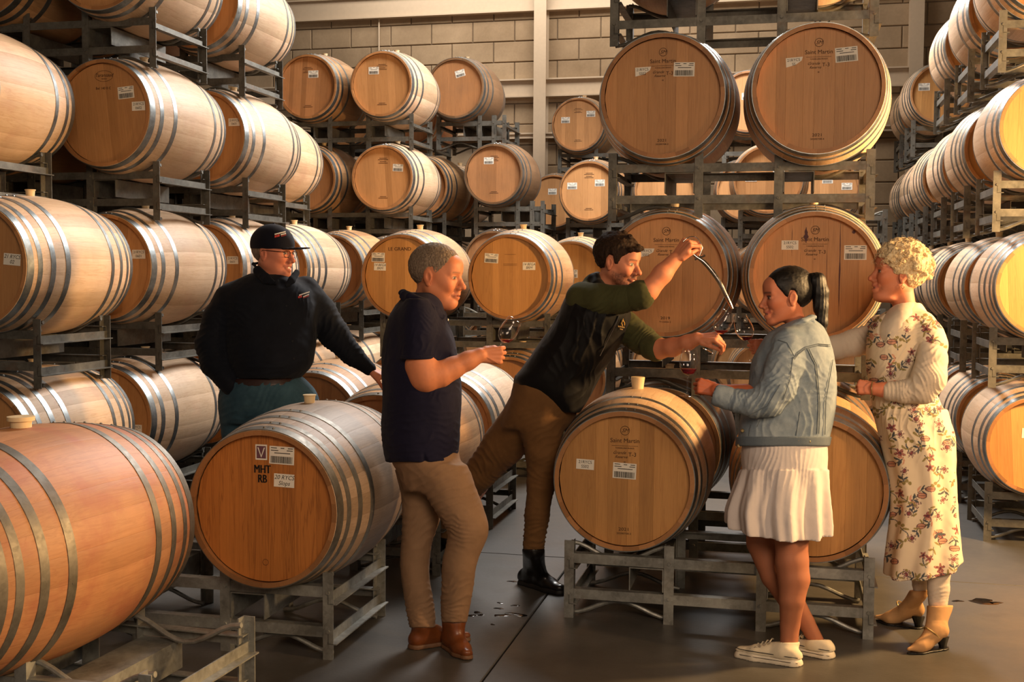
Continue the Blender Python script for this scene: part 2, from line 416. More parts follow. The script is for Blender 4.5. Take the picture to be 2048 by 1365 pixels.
def label_small(par, x, z, y, lines, rot=0.0, w=.085, h=.048, hand=False, torn=False):
    b = MB()
    if torn: pts = [(-w / 2, h / 2), (w / 2, h / 2), (w * .42, h * .1), (w * .05, -h * .3), (-w / 2, -h / 2)]
    else: pts = [(-w / 2, h / 2), (w / 2, h / 2), (w / 2, -h / 2), (-w / 2, -h / 2)]
    n = len(pts); b.add([(a, 0, c) for a, c in pts] + [(a, -.0006, c) for a, c in pts],
                        [tuple(range(n, 2 * n)), tuple(range(n))] + [(j, (j + 1) % n, n + (j + 1) % n, n + j) for j in range(n)])
    o = link('paper_label', b.mesh('paper_label', M['paper'], smooth=False), par, (x, y, z), (0, rot, 0), label='small white paper label')
    for i, t in enumerate(lines):
        text_obj('lettering', t, h * (.42 if not hand else .46), o, (0 if not torn else -.004, -.0007, h * (.22 - .44 * i)), M['ink'], sx=.95, shear=.25 if hand else 0)
    return o
def barcode(par, x, z, y, rot=0.0, w=.110, h=.074, detail=True):
    b = MB(); b.box((-w / 2, -.0006, -h / 2), (w / 2, 0, h / 2), 0)
    rg = random.Random(3); xx = -w * .44
    while xx < w * .43:
        q = rg.choice([.0016, .0026, .0038]); b.box((xx, -.0010, -h * .44), (xx + q, -.0006, -h * .06), 1); xx += q + rg.choice([.0014, .0022])
    for (a, c, zz) in ((-.44, -.2, .40), (-.44, -.14, .26), (.24, .44, .40), (.2, .44, .28), (-.3, .34, .12), (-.05, .1, .40)):
        b.box((a * w, -.0009, zz * h - .0016), (c * w, -.0006, zz * h + .0016), 1)
    key = 'barcode'
    if key not in _cache: _cache[key] = b.mesh('barcode_label', [M['paper'], M['ink']], smooth=False)
    return link('barcode_label', _cache[key], par, (x, y, z), (0, rot, 0), label='white label with a printed barcode')

HSZ = (.39, .33, 1.0); BSZ = (.355, .297, .95)
def barrel(label, X, Y, Z, sz=HSZ, wood_='oak_new', head='head_new', hoop='hoop', hoops=6, rz=0.0, seed=0, roll=0.0, bung='bung', group=None, far=False):
    """X,Y: centre of the front head's rim plane; Z: axis height"""
    L = sz[2]
    cxw, cyw = X + math.sin(-rz) * L / 2, Y + math.cos(rz) * L / 2
    t = thing('wine_barrel', label, 'barrel', (cxw, cyw, Z - sz[0]), rz, group)
    zc = sz[0]
    sm = stave_mesh(sz, wood_)
    for k in range(NST):
        link('stave', sm, t, (0, 0, zc), (0, 2 * PI * (k + .5) / NST + roll, 0))
    for d, w in HOOPS[hoops]:
        hm = hoop_mesh(sz, d, w, hoop)
        link('hoop', hm, t, (0, 0, zc)); o = link('hoop', hm, t, (0, 0, zc), (0, 0, PI))
        o.rotation_euler = (0, roll * .3, PI)
    yf = -L / 2 + .034
    for bm_ in boards(sz, seed % 4, head): link('head_board', bm_, t, (0, yf, zc), (0, roll, 0))
    link('back_head', disc_mesh(sz, head), t, (0, L / 2 - .055, zc))
    zb = 2 * sz[0]
    bo = link('bung', {'bung': BUNG, 'big': BUNG_BIG, 'cap': BUNG_CAP}[bung], t, (0, 0, zb), label='pale silicone bung')
    t['yf'] = yf - .0015; t['zc'] = zc
    return t
def brand_sm(t, year='2021', digits='20200708-2', sign=1):
    """monogram, name, rule, script lines, year: the cooper's printed brand"""
    y, zc = t['yf'], t['zc']; m = M['brand']
    link('ring_mark', ring_mesh(.021, .0011, m), t, (0, y, zc + .235))
    text_obj('monogram', 'SM', .026, t, (0, y, zc + .235), m, shear=.4)
    text_obj('lettering', 'Saint Martin', .0285, t, (0, y, zc + .187), m, sx=1.0)
    b = MB(); b.box((-.062, -.0003, -.0006), (.062, 0, .0006)); link('rule_line', b.mesh('rule_line', m), t, (0, y, zc + .163))
    text_obj('lettering', 'TONNELLERIE FRANCE', .0085, t, (0, y, zc + .152), m)
    text_obj('lettering', 'Grande', .020, t, (-.026, y, zc + .130), m, shear=.5)
    text_obj('lettering', 'Reserve', .018, t, (-.018, y, zc + .110), m, shear=.5)
    text_obj('lettering', 'T-3', .027, t, (.036, y, zc + .122), m)
    text_obj('lettering', 'SE', .01, t, (0, y, zc + .086), m)
    text_obj('lettering', year, .021, t, (0, y, zc - .232), m, sx=1.25)
    text_obj('lettering', digits, .012, t, (0, y, zc - .252), m, sx=1.2)

# ------------------------------------------------------------------ racks
RH, PITCHZ, ZC0 = .37, .95, .655
def rack(label, X, Y, k=0, posts=(-.68, -.21, .21, .68), cr=None, fy=(-.33, .33), mat='rack', rz=0.0, z=None, group=None):
    """X,Y centre of the rack in plan, k its tier"""
    t = thing('barrel_rack', label, 'rack', (X, Y, PITCHZ * k if z is None else z), rz, group)
    cr = cr or [(posts[0], posts[1]), (posts[2], posts[3])]
    key = ('rack', posts, tuple(cr), fy, mat)
    if key not in _cache:
        w = .046; th = .005
        parts = []
        b = MB(); b.box((-w / 2, 0, 0), (w / 2, th, RH)); b.box((w / 2 - th, th, 0), (w / 2, w, RH)); post_l = b.mesh('post', M[mat], smooth=False)
        b = MB(); b.box((-w / 2, 0, 0), (w / 2, th, RH)); b.box((-w / 2, th, 0), (-w / 2 + th, w, RH)); post_r = b.mesh('post', M[mat], smooth=False)
        def rail(x0, x1):
            b = MB(); b.box((x0, .006, -.022), (x1, .011, .024)); b.box((x0, .011, .019), (x1, .05, .024)); return b.mesh('rail', M[mat], smooth=False)
        full = rail(posts[0], posts[-1])
        b = MB(); b.box((0, 0, -.02), (.005, fy[1] - fy[0], .025)); b.box((.005, 0, -.02), (.04, fy[1] - fy[0], -.015)); side = b.mesh('side_rail', M[mat], smooth=False)
        L = fy[1] - fy[0]; b = MB()
        b.box((-.08, -.0, -.05), (-.075, L, .055)); b.box((.075, 0, -.05), (.08, L, .055)); b.box((-.08, 0, .055), (.08, L, .06))
        chan = b.mesh('fork_channel', M[mat], smooth=False)
        cs = []
        for (x0, x1) in cr:
            for up in (1, 0):
                pts = []
                for q in range(13):
                    f = q / 12; x = x0 + (x1 - x0) * f; s = math.sin(PI * f) ** 1.0
                    s = .5 - .5 * math.cos(2 * PI * f)
                    pts.append((x, .058, (.352 - .082 * s) if up else (.012 + .068 * s)))
                b = MB(); b.tube(pts, .0105, 8); cs.append(b.mesh('cradle_bar', M[mat]))
        b = MB(); b.tube([(0, -.006, 0), (0, .0, 0)], [.008, .009], 6); bolt = b.mesh('bolt', M[mat])
        _cache[key] = (post_l, post_r, full, side, chan, cs, bolt)
    post_l, post_r, full, side, chan, cs, bolt = _cache[key]
    for fi, y in enumerate(fy):
        fr = fi == 0
        rzz = 0 if fr else PI
        for i, x in enumerate(posts):
            p = link('post', post_l if (i % 2 == 0) == fr else post_r, t, (x, y, 0), (0, 0, rzz))
            if fr:
                for zz in (.12, .285): link('bolt', bolt, p, (0, 0, zz))
        for zz in (.115, .285):
            if fr: link('rail', full, t, (0, y, zz))
            else:
                o = link('rail', full, t, (posts[0] + posts[-1], y, zz), (0, 0, PI))
        for c in cs: link('cradle_bar', c, t, (0, y if fr else y - .116, 0))
    for x in (posts[0], posts[-1]):
        for zz in (.115, .285): link('side_rail', side, t, (x - .002, fy[0], zz - .03))
    for x in ((posts[0] + posts[1]) / 2 + .13, (posts[2] + posts[3]) / 2 - .13): link('fork_channel', chan, t, (x, fy[0], .2))
    return t
# ------------------------------------------------------------------ the stacks
ORD = ['first', 'second', 'third', 'fourth', 'fifth', 'sixth', 'seventh', 'eighth']
TIER = ['bottom', 'second', 'third', 'top']
def zc(k, dz=0): return ZC0 + PITCHZ * k + dz
rg = random.Random(11)
GL = 'oak barrels racked along the left wall'
# left stack: column A is the aisle face, column B beside it
XA, XB, Y0, DY = -4.12, -4.96, 5.28, 1.22
SH = {(0, 2): -.36, (3, 2): -.30, (7, 3): -.5}
LEFT = {0: [0, 1, 2], 1: [0, 1, 2, 3], 2: [0, 1, 2, 3], 3: [0, 1, 2], 4: [0, 1], 5: [0, 1, 2, 3], 6: [0, 1, 2], 7: [0, 1, 2, 3]}
LW = {(5, 2): ('oak_new', 'head_new'), (5, 3): ('oak_new', 'head_new'), (6, 2): ('oak_mid', 'head_old'), (4, 1): ('oak_mid', 'head_old'), (7, 3): ('oak_red', 'head_old')}
B = {}
for r, tiers in LEFT.items():
    for k in tiers:
        dx = SH.get((r, k), 0) + (.09 if r >= 5 else 0); y = Y0 + DY * r + rg.uniform(-.03, .03)
        w_, h_ = LW.get((r, k), ('oak_new', 'head_new'))
        far = r >= 4
        B['A', r, k] = barrel('pale oak barrel ending the left stack, %s tier, %s row back' % (TIER[k], ORD[r]),
               XA + dx + rg.uniform(-.015, .015), y, zc(k, .05), wood_=w_, head=h_, hoops=8 if (r, k) in ((0, 1), (0, 0), (3, 1)) else 6, seed=r + k, roll=rg.uniform(-.1, .1), group=None)
        if (r >= 1 and k >= 1) or (r == 0 and k == 2):
            if r in (4,) : pass
            elif k >= 2 or r == 5 or r <= 2:
                B['B', r, k] = barrel('oak barrel second from the aisle, left stack, %s tier, %s row back' % (TIER[k], ORD[r]),
                   XB + dx + rg.uniform(-.015, .015), y + .02, zc(k, .05), wood_='oak_mid' if r > 0 else 'oak_new', head='head_old', seed=r + k + 2, roll=rg.uniform(-.1, .1))
        rack('grey steel rack in the left stack under the %s tier, %s row back' % (TIER[k], ORD[r]), (XA + XB) / 2 + dx, y + .5, k, z=PITCHZ * k + .05 if k else .05)
# foreground barrels
B['bigleft'] = barrel('big wine-reddened oak barrel cut off by the left edge', -2.62, 3.02, .675, sz=(.41, .35, 1.02), wood_='oak_red', head='head_red', hoop='hoop_old', hoops=8, rz=-math.radians(6), bung='cap')
rack('worn steel floor rack under the big reddened barrel at the left edge', -2.55, 3.58, 0, posts=(-.50, -.01, .19, .65), mat='rack_bright', rz=-math.radians(3))
B['mht'] = barrel('greyed oak barrel stencilled in black, navy polo man leaning on it', -2.08, 4.40, .650, wood_='oak_grey', head='head_red', hoop='hoop_old', hoops=8, seed=2, bung='bung')
rack('steel floor rack carrying the black-stencilled greyed barrel', -2.52, 4.85, 0, mat='rack_bright')
B['f1'] = barrel('golden oak barrel the vested man leans over, tall bung on top', -.716, 5.37, .662, wood_='oak_new', head='head_warm', seed=1, bung='big')
B['f2'] = barrel('golden oak barrel behind the white skirt', .135, 5.36, .665, wood_='oak_mid', head='head_warm', seed=3)
rack('low steel rack under the two golden barrels in front', -.29, 5.70, 0, mat='rack_bright')
# centre stack
CW = [('oak_dark', 'head_old'), ('oak_mid', 'head_new'), ('oak_mid', 'head_new'), ('oak_mid', 'head_new')]
CX0 = (-.655, .145)
CTXT = [['dark oak barrel on the floor rack behind the tall-bunged barrel', 'oak barrel on the floor rack behind the denim jacket wearer'],
        ['printed oak barrel level with the vested man\'s raised hand', 'printed oak barrel with wine runs on its head, behind the ponytail'],
        ['large printed oak barrel high up with a torn label on its left', 'large printed oak barrel high up, bright yellow along its right side'],
        ['oak barrel cut by the top edge, left of the upper two', 'oak barrel cut by the top edge, right of the upper two']]
for k in range(4):
    for j in (0, 1):
        B['C', j, k] = barrel(CTXT[k][j], CX0[j] + (0.03 if (k == 1 and j == 0) else 0), 6.27 - .1 * j + (.14 + .1 * j if k == 0 else 0), zc(k, .02), wood_='oak_new' if j and k else CW[k][0], head=CW[k][1], seed=j + 2 * k + 1)
    rack(['rusty steel floor rack at the foot of the centre stack', 'steel rack behind the raised wine glasses', 'steel rack right under the two large upper barrels', 'steel rack resting on the two large upper barrels'][k],
         sum(CX0) / 2, 6.74, k, z=PITCHZ * k + (.02 if k else 0.02))
# middle row D / C
DD = [(5.78, 0, 'D', 'oak_mid', 'head_old', 'oak barrel under the hand of the man in the cap'),
      (6.98, 0, 'C', 'oak_mid', 'head_old', 'oak barrel lying just behind the cap man\'s resting arm'),
      (6.98, 0, 'D', 'oak_new', 'head_old', 'pale oak barrel showing between the polo man and the vested man\'s thigh'),
      (8.80, 0, 'C', 'oak_mid', 'head_old', 'oak floor barrel below the two barrels flanking the polo man\'s head, left one'),
      (8.80, 0, 'D', 'oak_mid', 'head_old', 'oak floor barrel below the two barrels flanking the polo man\'s head, right one'),
      (8.80, 1, 'C', 'oak_mid', 'head_warm', 'oak barrel behind the polo man\'s head with two labels at its upper left'),
      (8.80, 1, 'D', 'oak_mid', 'head_warm', 'oak barrel between the polo man and the vested man, two labels apart'),
      (10.6, 0, 'D', 'oak_mid', 'head_old', 'oak floor barrel behind the row that flanks the polo man'),
      (10.6, 1, 'D', 'oak_mid', 'head_warm', 'oak barrel half hidden by the back of the vested man\'s head')]
XD = {'D': -2.08, 'C': -2.96}
for y, k, c, w_, h_, lab in DD:
    B[c, y, k] = barrel(lab, XD[c] + (.16 if y > 10 else 0), y, zc(k, .0), wood_=w_, head=h_, hoop='hoop' if y != 5.78 else 'hoop_old', seed=int(y * 3 + k))
for y, k, x, lab in ((5.78, 0, -2.48, 'steel floor rack behind the greyed stencilled barrel'), (6.98, 0, -2.49, 'steel floor rack beyond the polo man\'s legs'),
               (8.8, 0, -2.49, 'steel floor rack under the pair of barrels flanking the polo man'), (8.8, 1, -2.49, 'steel rack holding the pair of barrels flanking the polo man\'s head'),
               (10.6, 0, -2.33, 'steel floor rack in the row behind the polo man'), (10.6, 1, -2.33, 'steel rack under the barrel behind the vested man\'s head')):
    rack(lab, x, y + .5, k)
# stacks near the back wall: (where, x, y, tiers, dz, wood, dx per tier)
BK = [('near the back wall left of the cream steel column', -3.14, 12.5, (0, 1, 2, 3), .17, 'oak_dark', (0, 0, 0, -.44), -3.14),
      ('just right of the cream steel column', -2.14, 12.85, (0, 1, 2), .0, 'oak_mid', (0, 0, 0), -1.72),
      ('mostly hidden behind the centre stack', -1.30, 12.85, (0, 1, 2), .0, 'oak_mid', (0, 0, 0), None),
      ('against the wall behind the column\'s right side', -2.56, 14.5, (0, 1, 2, 3), .0, 'oak_mid', (-.3, -.3, -.3, 0), -2.14),
      ('seen in the gap of the centre stack, white rimmed', -.18, 11.56, (0, 1, 2), .0, 'oak_mid', (0, 0, 0), .24),
      ('right of the white-rimmed ones behind the centre stack', .66, 11.56, (0,), .0, 'oak_mid', (0, 0, 0), None),
      ('deep behind the gap of the centre stack', -.42, 12.95, (0, 1, 2, 3), .0, 'oak_mid', (0, 0, 0, 0), 0.0),
      ('deep behind the right half of the centre stack', .42, 12.95, (0, 1, 2), .0, 'oak_mid', (0, 0, 0), None)]
for wh, x, y, ks, dz, w_, dxs, rx in BK:
    for k in ks:
        B[wh, k] = barrel('oak barrel on the %s tier %s' % (TIER[k], wh), x + dxs[k], y, zc(k, dz), wood_=w_, head='head_old' if w_ == 'oak_dark' else 'head_new', seed=k + int(-x * 3))
        if rx is not None:
            rack('steel rack, %s tier, %s' % (TIER[k], wh), rx + dxs[k], y + .5, k, z=PITCHZ * k + dz, **(dict(posts=(-.24, .24, .40, .52), cr=[(-.24, .24)]) if rx == x else {}))
# right stack of smaller barrels
XR, YR, DR = 1.50, 7.42, 1.25
RIGHT = {0: [0, 1, 2, 3], 1: [0, 1, 2, 3], 2: [0, 1, 2, 3], 3: [0, 1, 2], 4: [0, 1, 2, 3], 5: [0, 1, 2, 3]}
for r, tiers in RIGHT.items():
    for k in tiers:
        y = YR + DR * r + rg.uniform(-.04, .04); dx = rg.uniform(-.02, .02)
        B['R', r, k] = barrel('slim pale barrel ending the right stack, %s tier, %s row back' % (TIER[k], ORD[r]), XR + dx, y, zc(k, -.04 if k else -.035), sz=BSZ, wood_='oak_new',
                              head='head_warm', hoops=8 if (r + k) % 2 else 6, seed=r + k, roll=rg.uniform(-.1, .1))
        rack('steel rack in the right stack under the %s tier, %s row back' % (TIER[k], ORD[r]), XR + .42, y + .47, k, z=PITCHZ * k)

# ------------------------------------------------------------------ printing and paper labels on the heads
def lab(key, codes=(), bars=(), small=()):
    t = B[key]; y, zc_ = t['yf'], t['zc']
    for (x, z, lines, kw) in codes: label_small(t, x, zc_ + z, y, lines, **kw)
    for (x, z, r) in bars: barcode(t, x, zc_ + z, y, r)
K = {}
brand_sm(B['f1']); lab('f1', [(-.187, .068, ('21RYCS', 'SS02'), dict(rot=.04))], [(0.0, .045, .04)])
brand_sm(B['C', 0, 2]); lab(('C', 0, 2), [(-.105, .135, ('21RYCS', 'SS02'), dict(torn=True, rot=-.03))], [(.112, .14, 0.03)])
brand_sm(B['C', 1, 2], digits='20200708-4'); lab(('C', 1, 2), [(-.12, .14, ('21RYCS', 'SS'), dict(torn=True, rot=-.06))], [(.135, .17, -.07)])
brand_sm(B['C', 0, 1], '2019', '9122056-2'); lab(('C', 0, 1), [(-.105, .118, ('21RYCS', 'SS02'), dict(torn=True, rot=.0))])
brand_sm(B['C', 1, 1]); lab(('C', 1, 1), [(-.125, .158, ('21RYCS', 'SS02'), dict())], [(.20, .12, 0.0)])
def drip(t, x, z0, z1, w, nm='wine_run'):
    b = MB(); n = 12; L_, R_ = [], []; rr = random.Random(int(x * 1000))
    for q in range(n + 1):
        f = q / n; ww = w * math.sin(PI * min(max(f, .04), .96)) * rr.uniform(.5, 1.2); xo = rr.uniform(-.001, .001)
        L_.append((x - ww + xo, -.0004, z0 + (z1 - z0) * f)); R_.append((x + ww + xo, -.0004, z0 + (z1 - z0) * f))
    b.add(L_ + R_, [(i, i + 1, n + 2 + i, n + 1 + i) for i in range(n)]); link(nm, b.mesh(nm, M['stain'], smooth=False), t, (0, t['yf'], t['zc']))
t = B['C', 1, 1]; drip(t, .125, .27, -.20, .0035); drip(t, -.045, .25, .17, .013); drip(t, .19, .235, .215, .012); drip(t, -.115, .26, .10, .0012); drip(t, .06, .2, -.25, .001)
t = B['mht']; y, z0 = t['yf'], t['zc']
b = MB(); b.box((-.026, -.0006, -.032), (.026, 0, .032)); o = link('winery_label', b.mesh('winery_label', M['paper'], smooth=False), t, (-.016, y, z0 + .232), label='small square label with a V')
b = MB(); b.box((-.021, -.0009, -.026), (.021, -.0006, .026)); link('label_print', b.mesh('label_print', M['maroon'], smooth=False), o)
b = MB(); b.add([(-.017, -.0011, .02), (-.012, -.0011, .02), (0, -.0011, -.014), (.012, -.0011, .02), (.017, -.0011, .02), (0, -.0011, -.023)], [(0, 1, 2, 5), (5, 2, 3, 4)]); link('letter_v', b.mesh('letter_v', M['paper'], smooth=False), o)
barcode(t, .075, z0 + .222, y, .03)
[text_obj('stencil', s_, .048, t, (-.012 + q * .0014, y, z0 + zz), M['ink'], sx=.74) for s_, zz in (('MHT', .160), ('RB', .120)) for q in (-1, 0, 1)]
label_small(t, .085, z0 + .118, y, ('20 RYCS', 'Slops'), w=.09, h=.055, hand=True, rot=.03)
link('ring_mark', ring_mesh(.0125, .0008, M['brand']), t, (0, y, z0 - .228))
lab(('C', 8.80, 1), [(-.185, .075, ('14 BEGA', 'BRM'), dict(hand=True, w=.10, h=.06, rot=.03))], [(-.20, .15, .03)]); text_obj('lettering', 'LE GRAND', .04, B['C', 8.80, 1], (-.02, B['C', 8.80, 1]['yf'], .39 + .215), M['brand'])
lab(('D', 8.80, 1), [(.15, .085, ('14 BEGA', 'BRM'), dict(hand=True, w=.10, h=.06))], [(-.15, .145, .06)])
for zz, ww in ((.175, .09), (.09, .11), (.10, .11)):
    t = B['D', 8.80, 1]; b = MB(); b.box((-ww / 2, -.0004, -.001), (ww / 2, 0, .001)); link('rule_line', b.mesh('rule_line', M['brand']), t, (0, t['yf'], t['zc'] + zz))
lab(('D', 10.6, 1), bars=[(0, .03, 0)])
t = B['A', 1, 2]; y, z0 = t['yf'], t['zc']
text_obj('lettering', 'Taransaud', .030, t, (0, y, z0 + .235), M['brand'], shear=.3); text_obj('lettering', 'FRANCE', .010, t, (0, y, z0 + .213), M['brand']); text_obj('lettering', 'Bel 140 0 C', .022, t, (-.005, y, z0 + .155), M['brand'])
b = MB(); pts = [(.062 * math.cos(a), -.0004, .033 * math.sin(a)) for a in [2 * PI * q / 28 for q in range(29)]]; b.tube(pts, .0009, 4, caps=False); link('oval_mark', b.mesh('oval_mark', M['brand']), t, (0, y, z0 + .230))
lab(('A', 1, 2), [(.235, .040, ('21RYCS', '0602'), dict(rot=-.02, w=.09, h=.055))], [(.15, .125, -.08)])
lab(('A', 1, 1), [(.225, .08, ('21RYCS', '0601'), dict(w=.09, h=.055))]); lab(('A', 2, 2), [(.235, .10, ('21RYCS', '0601'), dict(w=.09, h=.055))]); lab(('A', 0, 1), [(.22, .03, ('21 RYCS', '02'), dict(hand=True, rot=.08, w=.10, h=.06))])
lab(('A', 2, 1), [(.235, .06, ('21RYCS', '0601'), dict(w=.09, h=.055))]); lab(('A', 1, 0), [(.2, -.06, ('20RYCS', 'CIB'), dict(w=.09, h=.055))])
for key, items in {('A', 5, 3): [(-.09, .14, 0)], ('B', 5, 3): [(.06, .13, 0)], ('A', 5, 2): [(.16, .10, .06)], ('A', 4, 1): [(.05, .06, 0)],
                   (BK[0][0], 2): [(-.06, .15, 0)], (BK[0][0], 3): [(.05, .16, -.25)], (BK[0][0], 1): [(.10, .10, .35)], (BK[1][0], 2): [(.12, .09, 0), (-.19, .06, 0)],
                   (BK[3][0], 3): [(.16, .13, 0), (-.16, .06, 0)], (BK[3][0], 2): [(-.02, .12, 0)], (BK[4][0], 2): [(-.16, .02, 0), (.10, .06, 0)], (BK[6][0], 3): [(-.02, .06, 0)], (BK[7][0], 2): [(0, .1, 0), (.2, .03, 0)],
                   ('R', 4, 3): [(-.16, .07, .0)]}.items():
    for it in items: lab(key, bars=[it])
lab(('R', 0, 2), [(.02, .09, ('21RYCS', 'SR1'), dict(rot=.05, w=.09, h=.055))]); lab(('R', 0, 1), [(-.02, .07, ('20RYCS', 'CIB1'), dict(rot=.08, w=.10, h=.06))]); lab(('R', 0, 0), [(-.04, .07, ('20RYCS', 'CIB1'), dict(rot=.03, w=.10, h=.06))], [(.08, .14, .02)])
t = B['bigleft']; 
# brand-like print on other heads so that they read as the photograph's
for key in ((BK[1][0], 2), (BK[3][0], 3), ('A', 5, 3), ('A', 5, 2), ('B', 5, 3), (BK[0][0], 2)):
    t = B[key]
    for q, (ww, zz) in enumerate(((.08, .2), (.11, .185), (.07, .165), (.10, .15), (.07, -.19), (.10, -.205))):
        b = MB(); b.box((-ww / 2, -.0004, -.0022), (ww / 2, 0, .0022)); link('brand_line', b.mesh('brand_line', M['brand'], smooth=False), t, (0, t['yf'], t['zc'] + zz))
# ------------------------------------------------------------------ implicit surfaces for bodies and clothes
V3 = lambda *a: np.array(a, float)
def nrm(v): v = np.array(v, float); return v / (np.linalg.norm(v) + 1e-12)
class Field:
    """signed distance on a grid, grown from capsules, ellipsoids and lofts"""
    def __init__(s, lo, hi, cell):
        s.lo = np.array(lo, float); s.c = float(cell); s.n = np.maximum(2, np.ceil((np.array(hi, float) - s.lo) / cell).astype(int) + 1)
        s.F = np.full(s.n, 60.0 * cell, np.float32)
    def _sl(s, lo, hi):
        a = np.clip(np.floor((np.array(lo) - s.lo) / s.c).astype(int), 0, s.n); b = np.clip(np.ceil((np.array(hi) - s.lo) / s.c).astype(int) + 1, 0, s.n)
        if np.any(b <= a): return None
        g = [(s.lo[i] + s.c * np.arange(a[i], b[i])).astype(np.float32) for i in range(3)]
        return (slice(a[0], b[0]), slice(a[1], b[1]), slice(a[2], b[2])), g[0][:, None, None], g[1][None, :, None], g[2][None, None, :]
    def put(s, sl, d, k, sub):
        f = s.F[sl]
        if sub:
            d = -d; h = np.maximum(k - np.abs(f - d), 0) / k if k > 0 else 0; s.F[sl] = np.maximum(f, d) + h * h * k * .25
        else:
            h = np.maximum(k - np.abs(f - d), 0) / k if k > 0 else 0; s.F[sl] = np.minimum(f, d) - h * h * k * .25
    def cone(s, a, b, ra, rb, k=0.0, sub=False, flat=None):
        """tapered capsule; flat=(dir, factor) squashes it along dir"""
        a, b = np.array(a, float), np.array(b, float); R = max(ra, rb) + k + 3 * s.c
        if flat: R *= max(1, flat[1]) 
        q = s._sl(np.minimum(a, b) - R, np.maximum(a, b) + R)
        if q is None: return s
        sl, X, Y, Z = q; ab = b - a; L = ab.dot(ab) + 1e-9
        x, y, z = X - a[0], Y - a[1], Z - a[2]
        t = np.clip((x * ab[0] + y * ab[1] + z * ab[2]) / L, 0, 1)
        x, y, z = x - t * ab[0], y - t * ab[1], z - t * ab[2]
        if flat:
            f = nrm(flat[0]); e = (x * f[0] + y * f[1] + z * f[2]) * (1 / flat[1] - 1)
            x, y, z = x + e * f[0], y + e * f[1], z + e * f[2]
        s.put(sl, np.sqrt(x * x + y * y + z * z) - (ra + (rb - ra) * t), k, sub); return s
    def chain(s, pts, k=0.0, kk=None, flat=None):
        """pts: (point, radius) ... a limb"""
        for i in range(len(pts) - 1):
            s.cone(pts[i][0], pts[i + 1][0], pts[i][1], pts[i + 1][1], k if i == 0 else (kk if kk is not None else k), flat=flat)
        return s
    def ell(s, c, r, k=0.0, sub=False, rot=None):
        c, r = np.array(c, float), np.array(r, float); R = (r.max() if rot is not None else r) + k + 3 * s.c
        q = s._sl(c - R, c + R)
        if q is None: return s
        sl, X, Y, Z = q; x, y, z = X - c[0], Y - c[1], Z - c[2]
        if rot is not None:
            A = np.array(rot, float); x, y, z = [A[0, i] * x + A[1, i] * y + A[2, i] * z for i in range(3)]
        k0 = np.sqrt((x / r[0]) ** 2 + (y / r[1]) ** 2 + (z / r[2]) ** 2); k1 = np.sqrt((x / r[0] ** 2) ** 2 + (y / r[1] ** 2) ** 2 + (z / r[2] ** 2) ** 2) + 1e-9
        s.put(sl, k0 * (k0 - 1) / k1, k, sub); return s
    def loft(s, st, axis=1, k=0.0, sub=False, fold=None, power=2.0, cap=6.0):
        """stations (t, cu, cw, ru, rw) along one grid axis: t level, centre and half sizes across; fold(theta,t)->factor"""
        st = sorted(st); t = np.array([q[0] for q in st], float); A = np.array([q[1:] for q in st], float)
        oth = [i for i in range(3) if i != axis]
        rmax = np.abs(A[:, :2]).max()
        lo = np.zeros(3); hi = np.zeros(3); lo[axis], hi[axis] = t[0] - 10 * s.c, t[-1] + 10 * s.c
        for j, o in enumerate(oth):
            lo[o] = (A[:, j] - A[:, 2 + j]).min() - 6 * s.c - k - 14; hi[o] = (A[:, j] + A[:, 2 + j]).max() + 6 * s.c + k + 14
        q = s._sl(lo, hi)
        if q is None: return s
        sl, X, Y, Z = q; g = [X, Y, Z]; T = g[axis]; tt = T.ravel()
        # smooth (catmull) interpolation of each column
        def interp(col):
            m = np.gradient(col, t) if len(t) > 2 else np.full(len(t), (col[-1] - col[0]) / (t[-1] - t[0]))
            x = np.clip(tt, t[0], t[-1]); i = np.clip(np.searchsorted(t, x) - 1, 0, len(t) - 2); h = t[i + 1] - t[i]; u = (x - t[i]) / h
            return ((2 * u ** 3 - 3 * u ** 2 + 1) * col[i] + (u ** 3 - 2 * u ** 2 + u) * h * m[i] + (-2 * u ** 3 + 3 * u ** 2) * col[i + 1] + (u ** 3 - u ** 2) * h * m[i + 1])
        C = [interp(A[:, j]).reshape(T.shape).astype(np.float32) for j in range(4)]
        du, dw = g[oth[0]] - C[0], g[oth[1]] - C[1]
        ru, rw = np.maximum(C[2], .5), np.maximum(C[3], .5)
        if fold is not None:
            f = fold(np.arctan2(dw / rw, du / ru), T); du, dw = du / f, dw / f
        e = (np.abs(du / ru) ** power + np.abs(dw / rw) ** power) ** (1 / power)
        gl = np.sqrt((du / ru ** 2) ** 2 + (dw / rw ** 2) ** 2) + 1e-9
        d = np.where(e > .3, e * (e - 1) / np.maximum(gl, e / np.maximum(ru, rw)), -.7 * np.minimum(ru, rw))
        dt = np.maximum(t[0] - T, T - t[-1]) + cap
        d = np.maximum(d, dt - cap) if cap < 1 else np.where(dt > 0, np.sqrt(np.maximum(d + cap, 0) ** 2 + dt ** 2) - cap, d)
        s.put(sl, d.astype(np.float32), k, sub); return s
    def shell(s, th):  # hollow it
        s.F = np.maximum(s.F, -(s.F + th)); return s
    def cut(s, nvec, off):
        """keep the side where n.p < off"""
        X, Y, Z = np.ogrid[0:s.n[0], 0:s.n[1], 0:s.n[2]]
        d = nvec[0] * (X * s.c + s.lo[0]) + nvec[1] * (Y * s.c + s.lo[1]) + nvec[2] * (Z * s.c + s.lo[2]) - off
        s.F = np.maximum(s.F, d.astype(np.float32)); return s
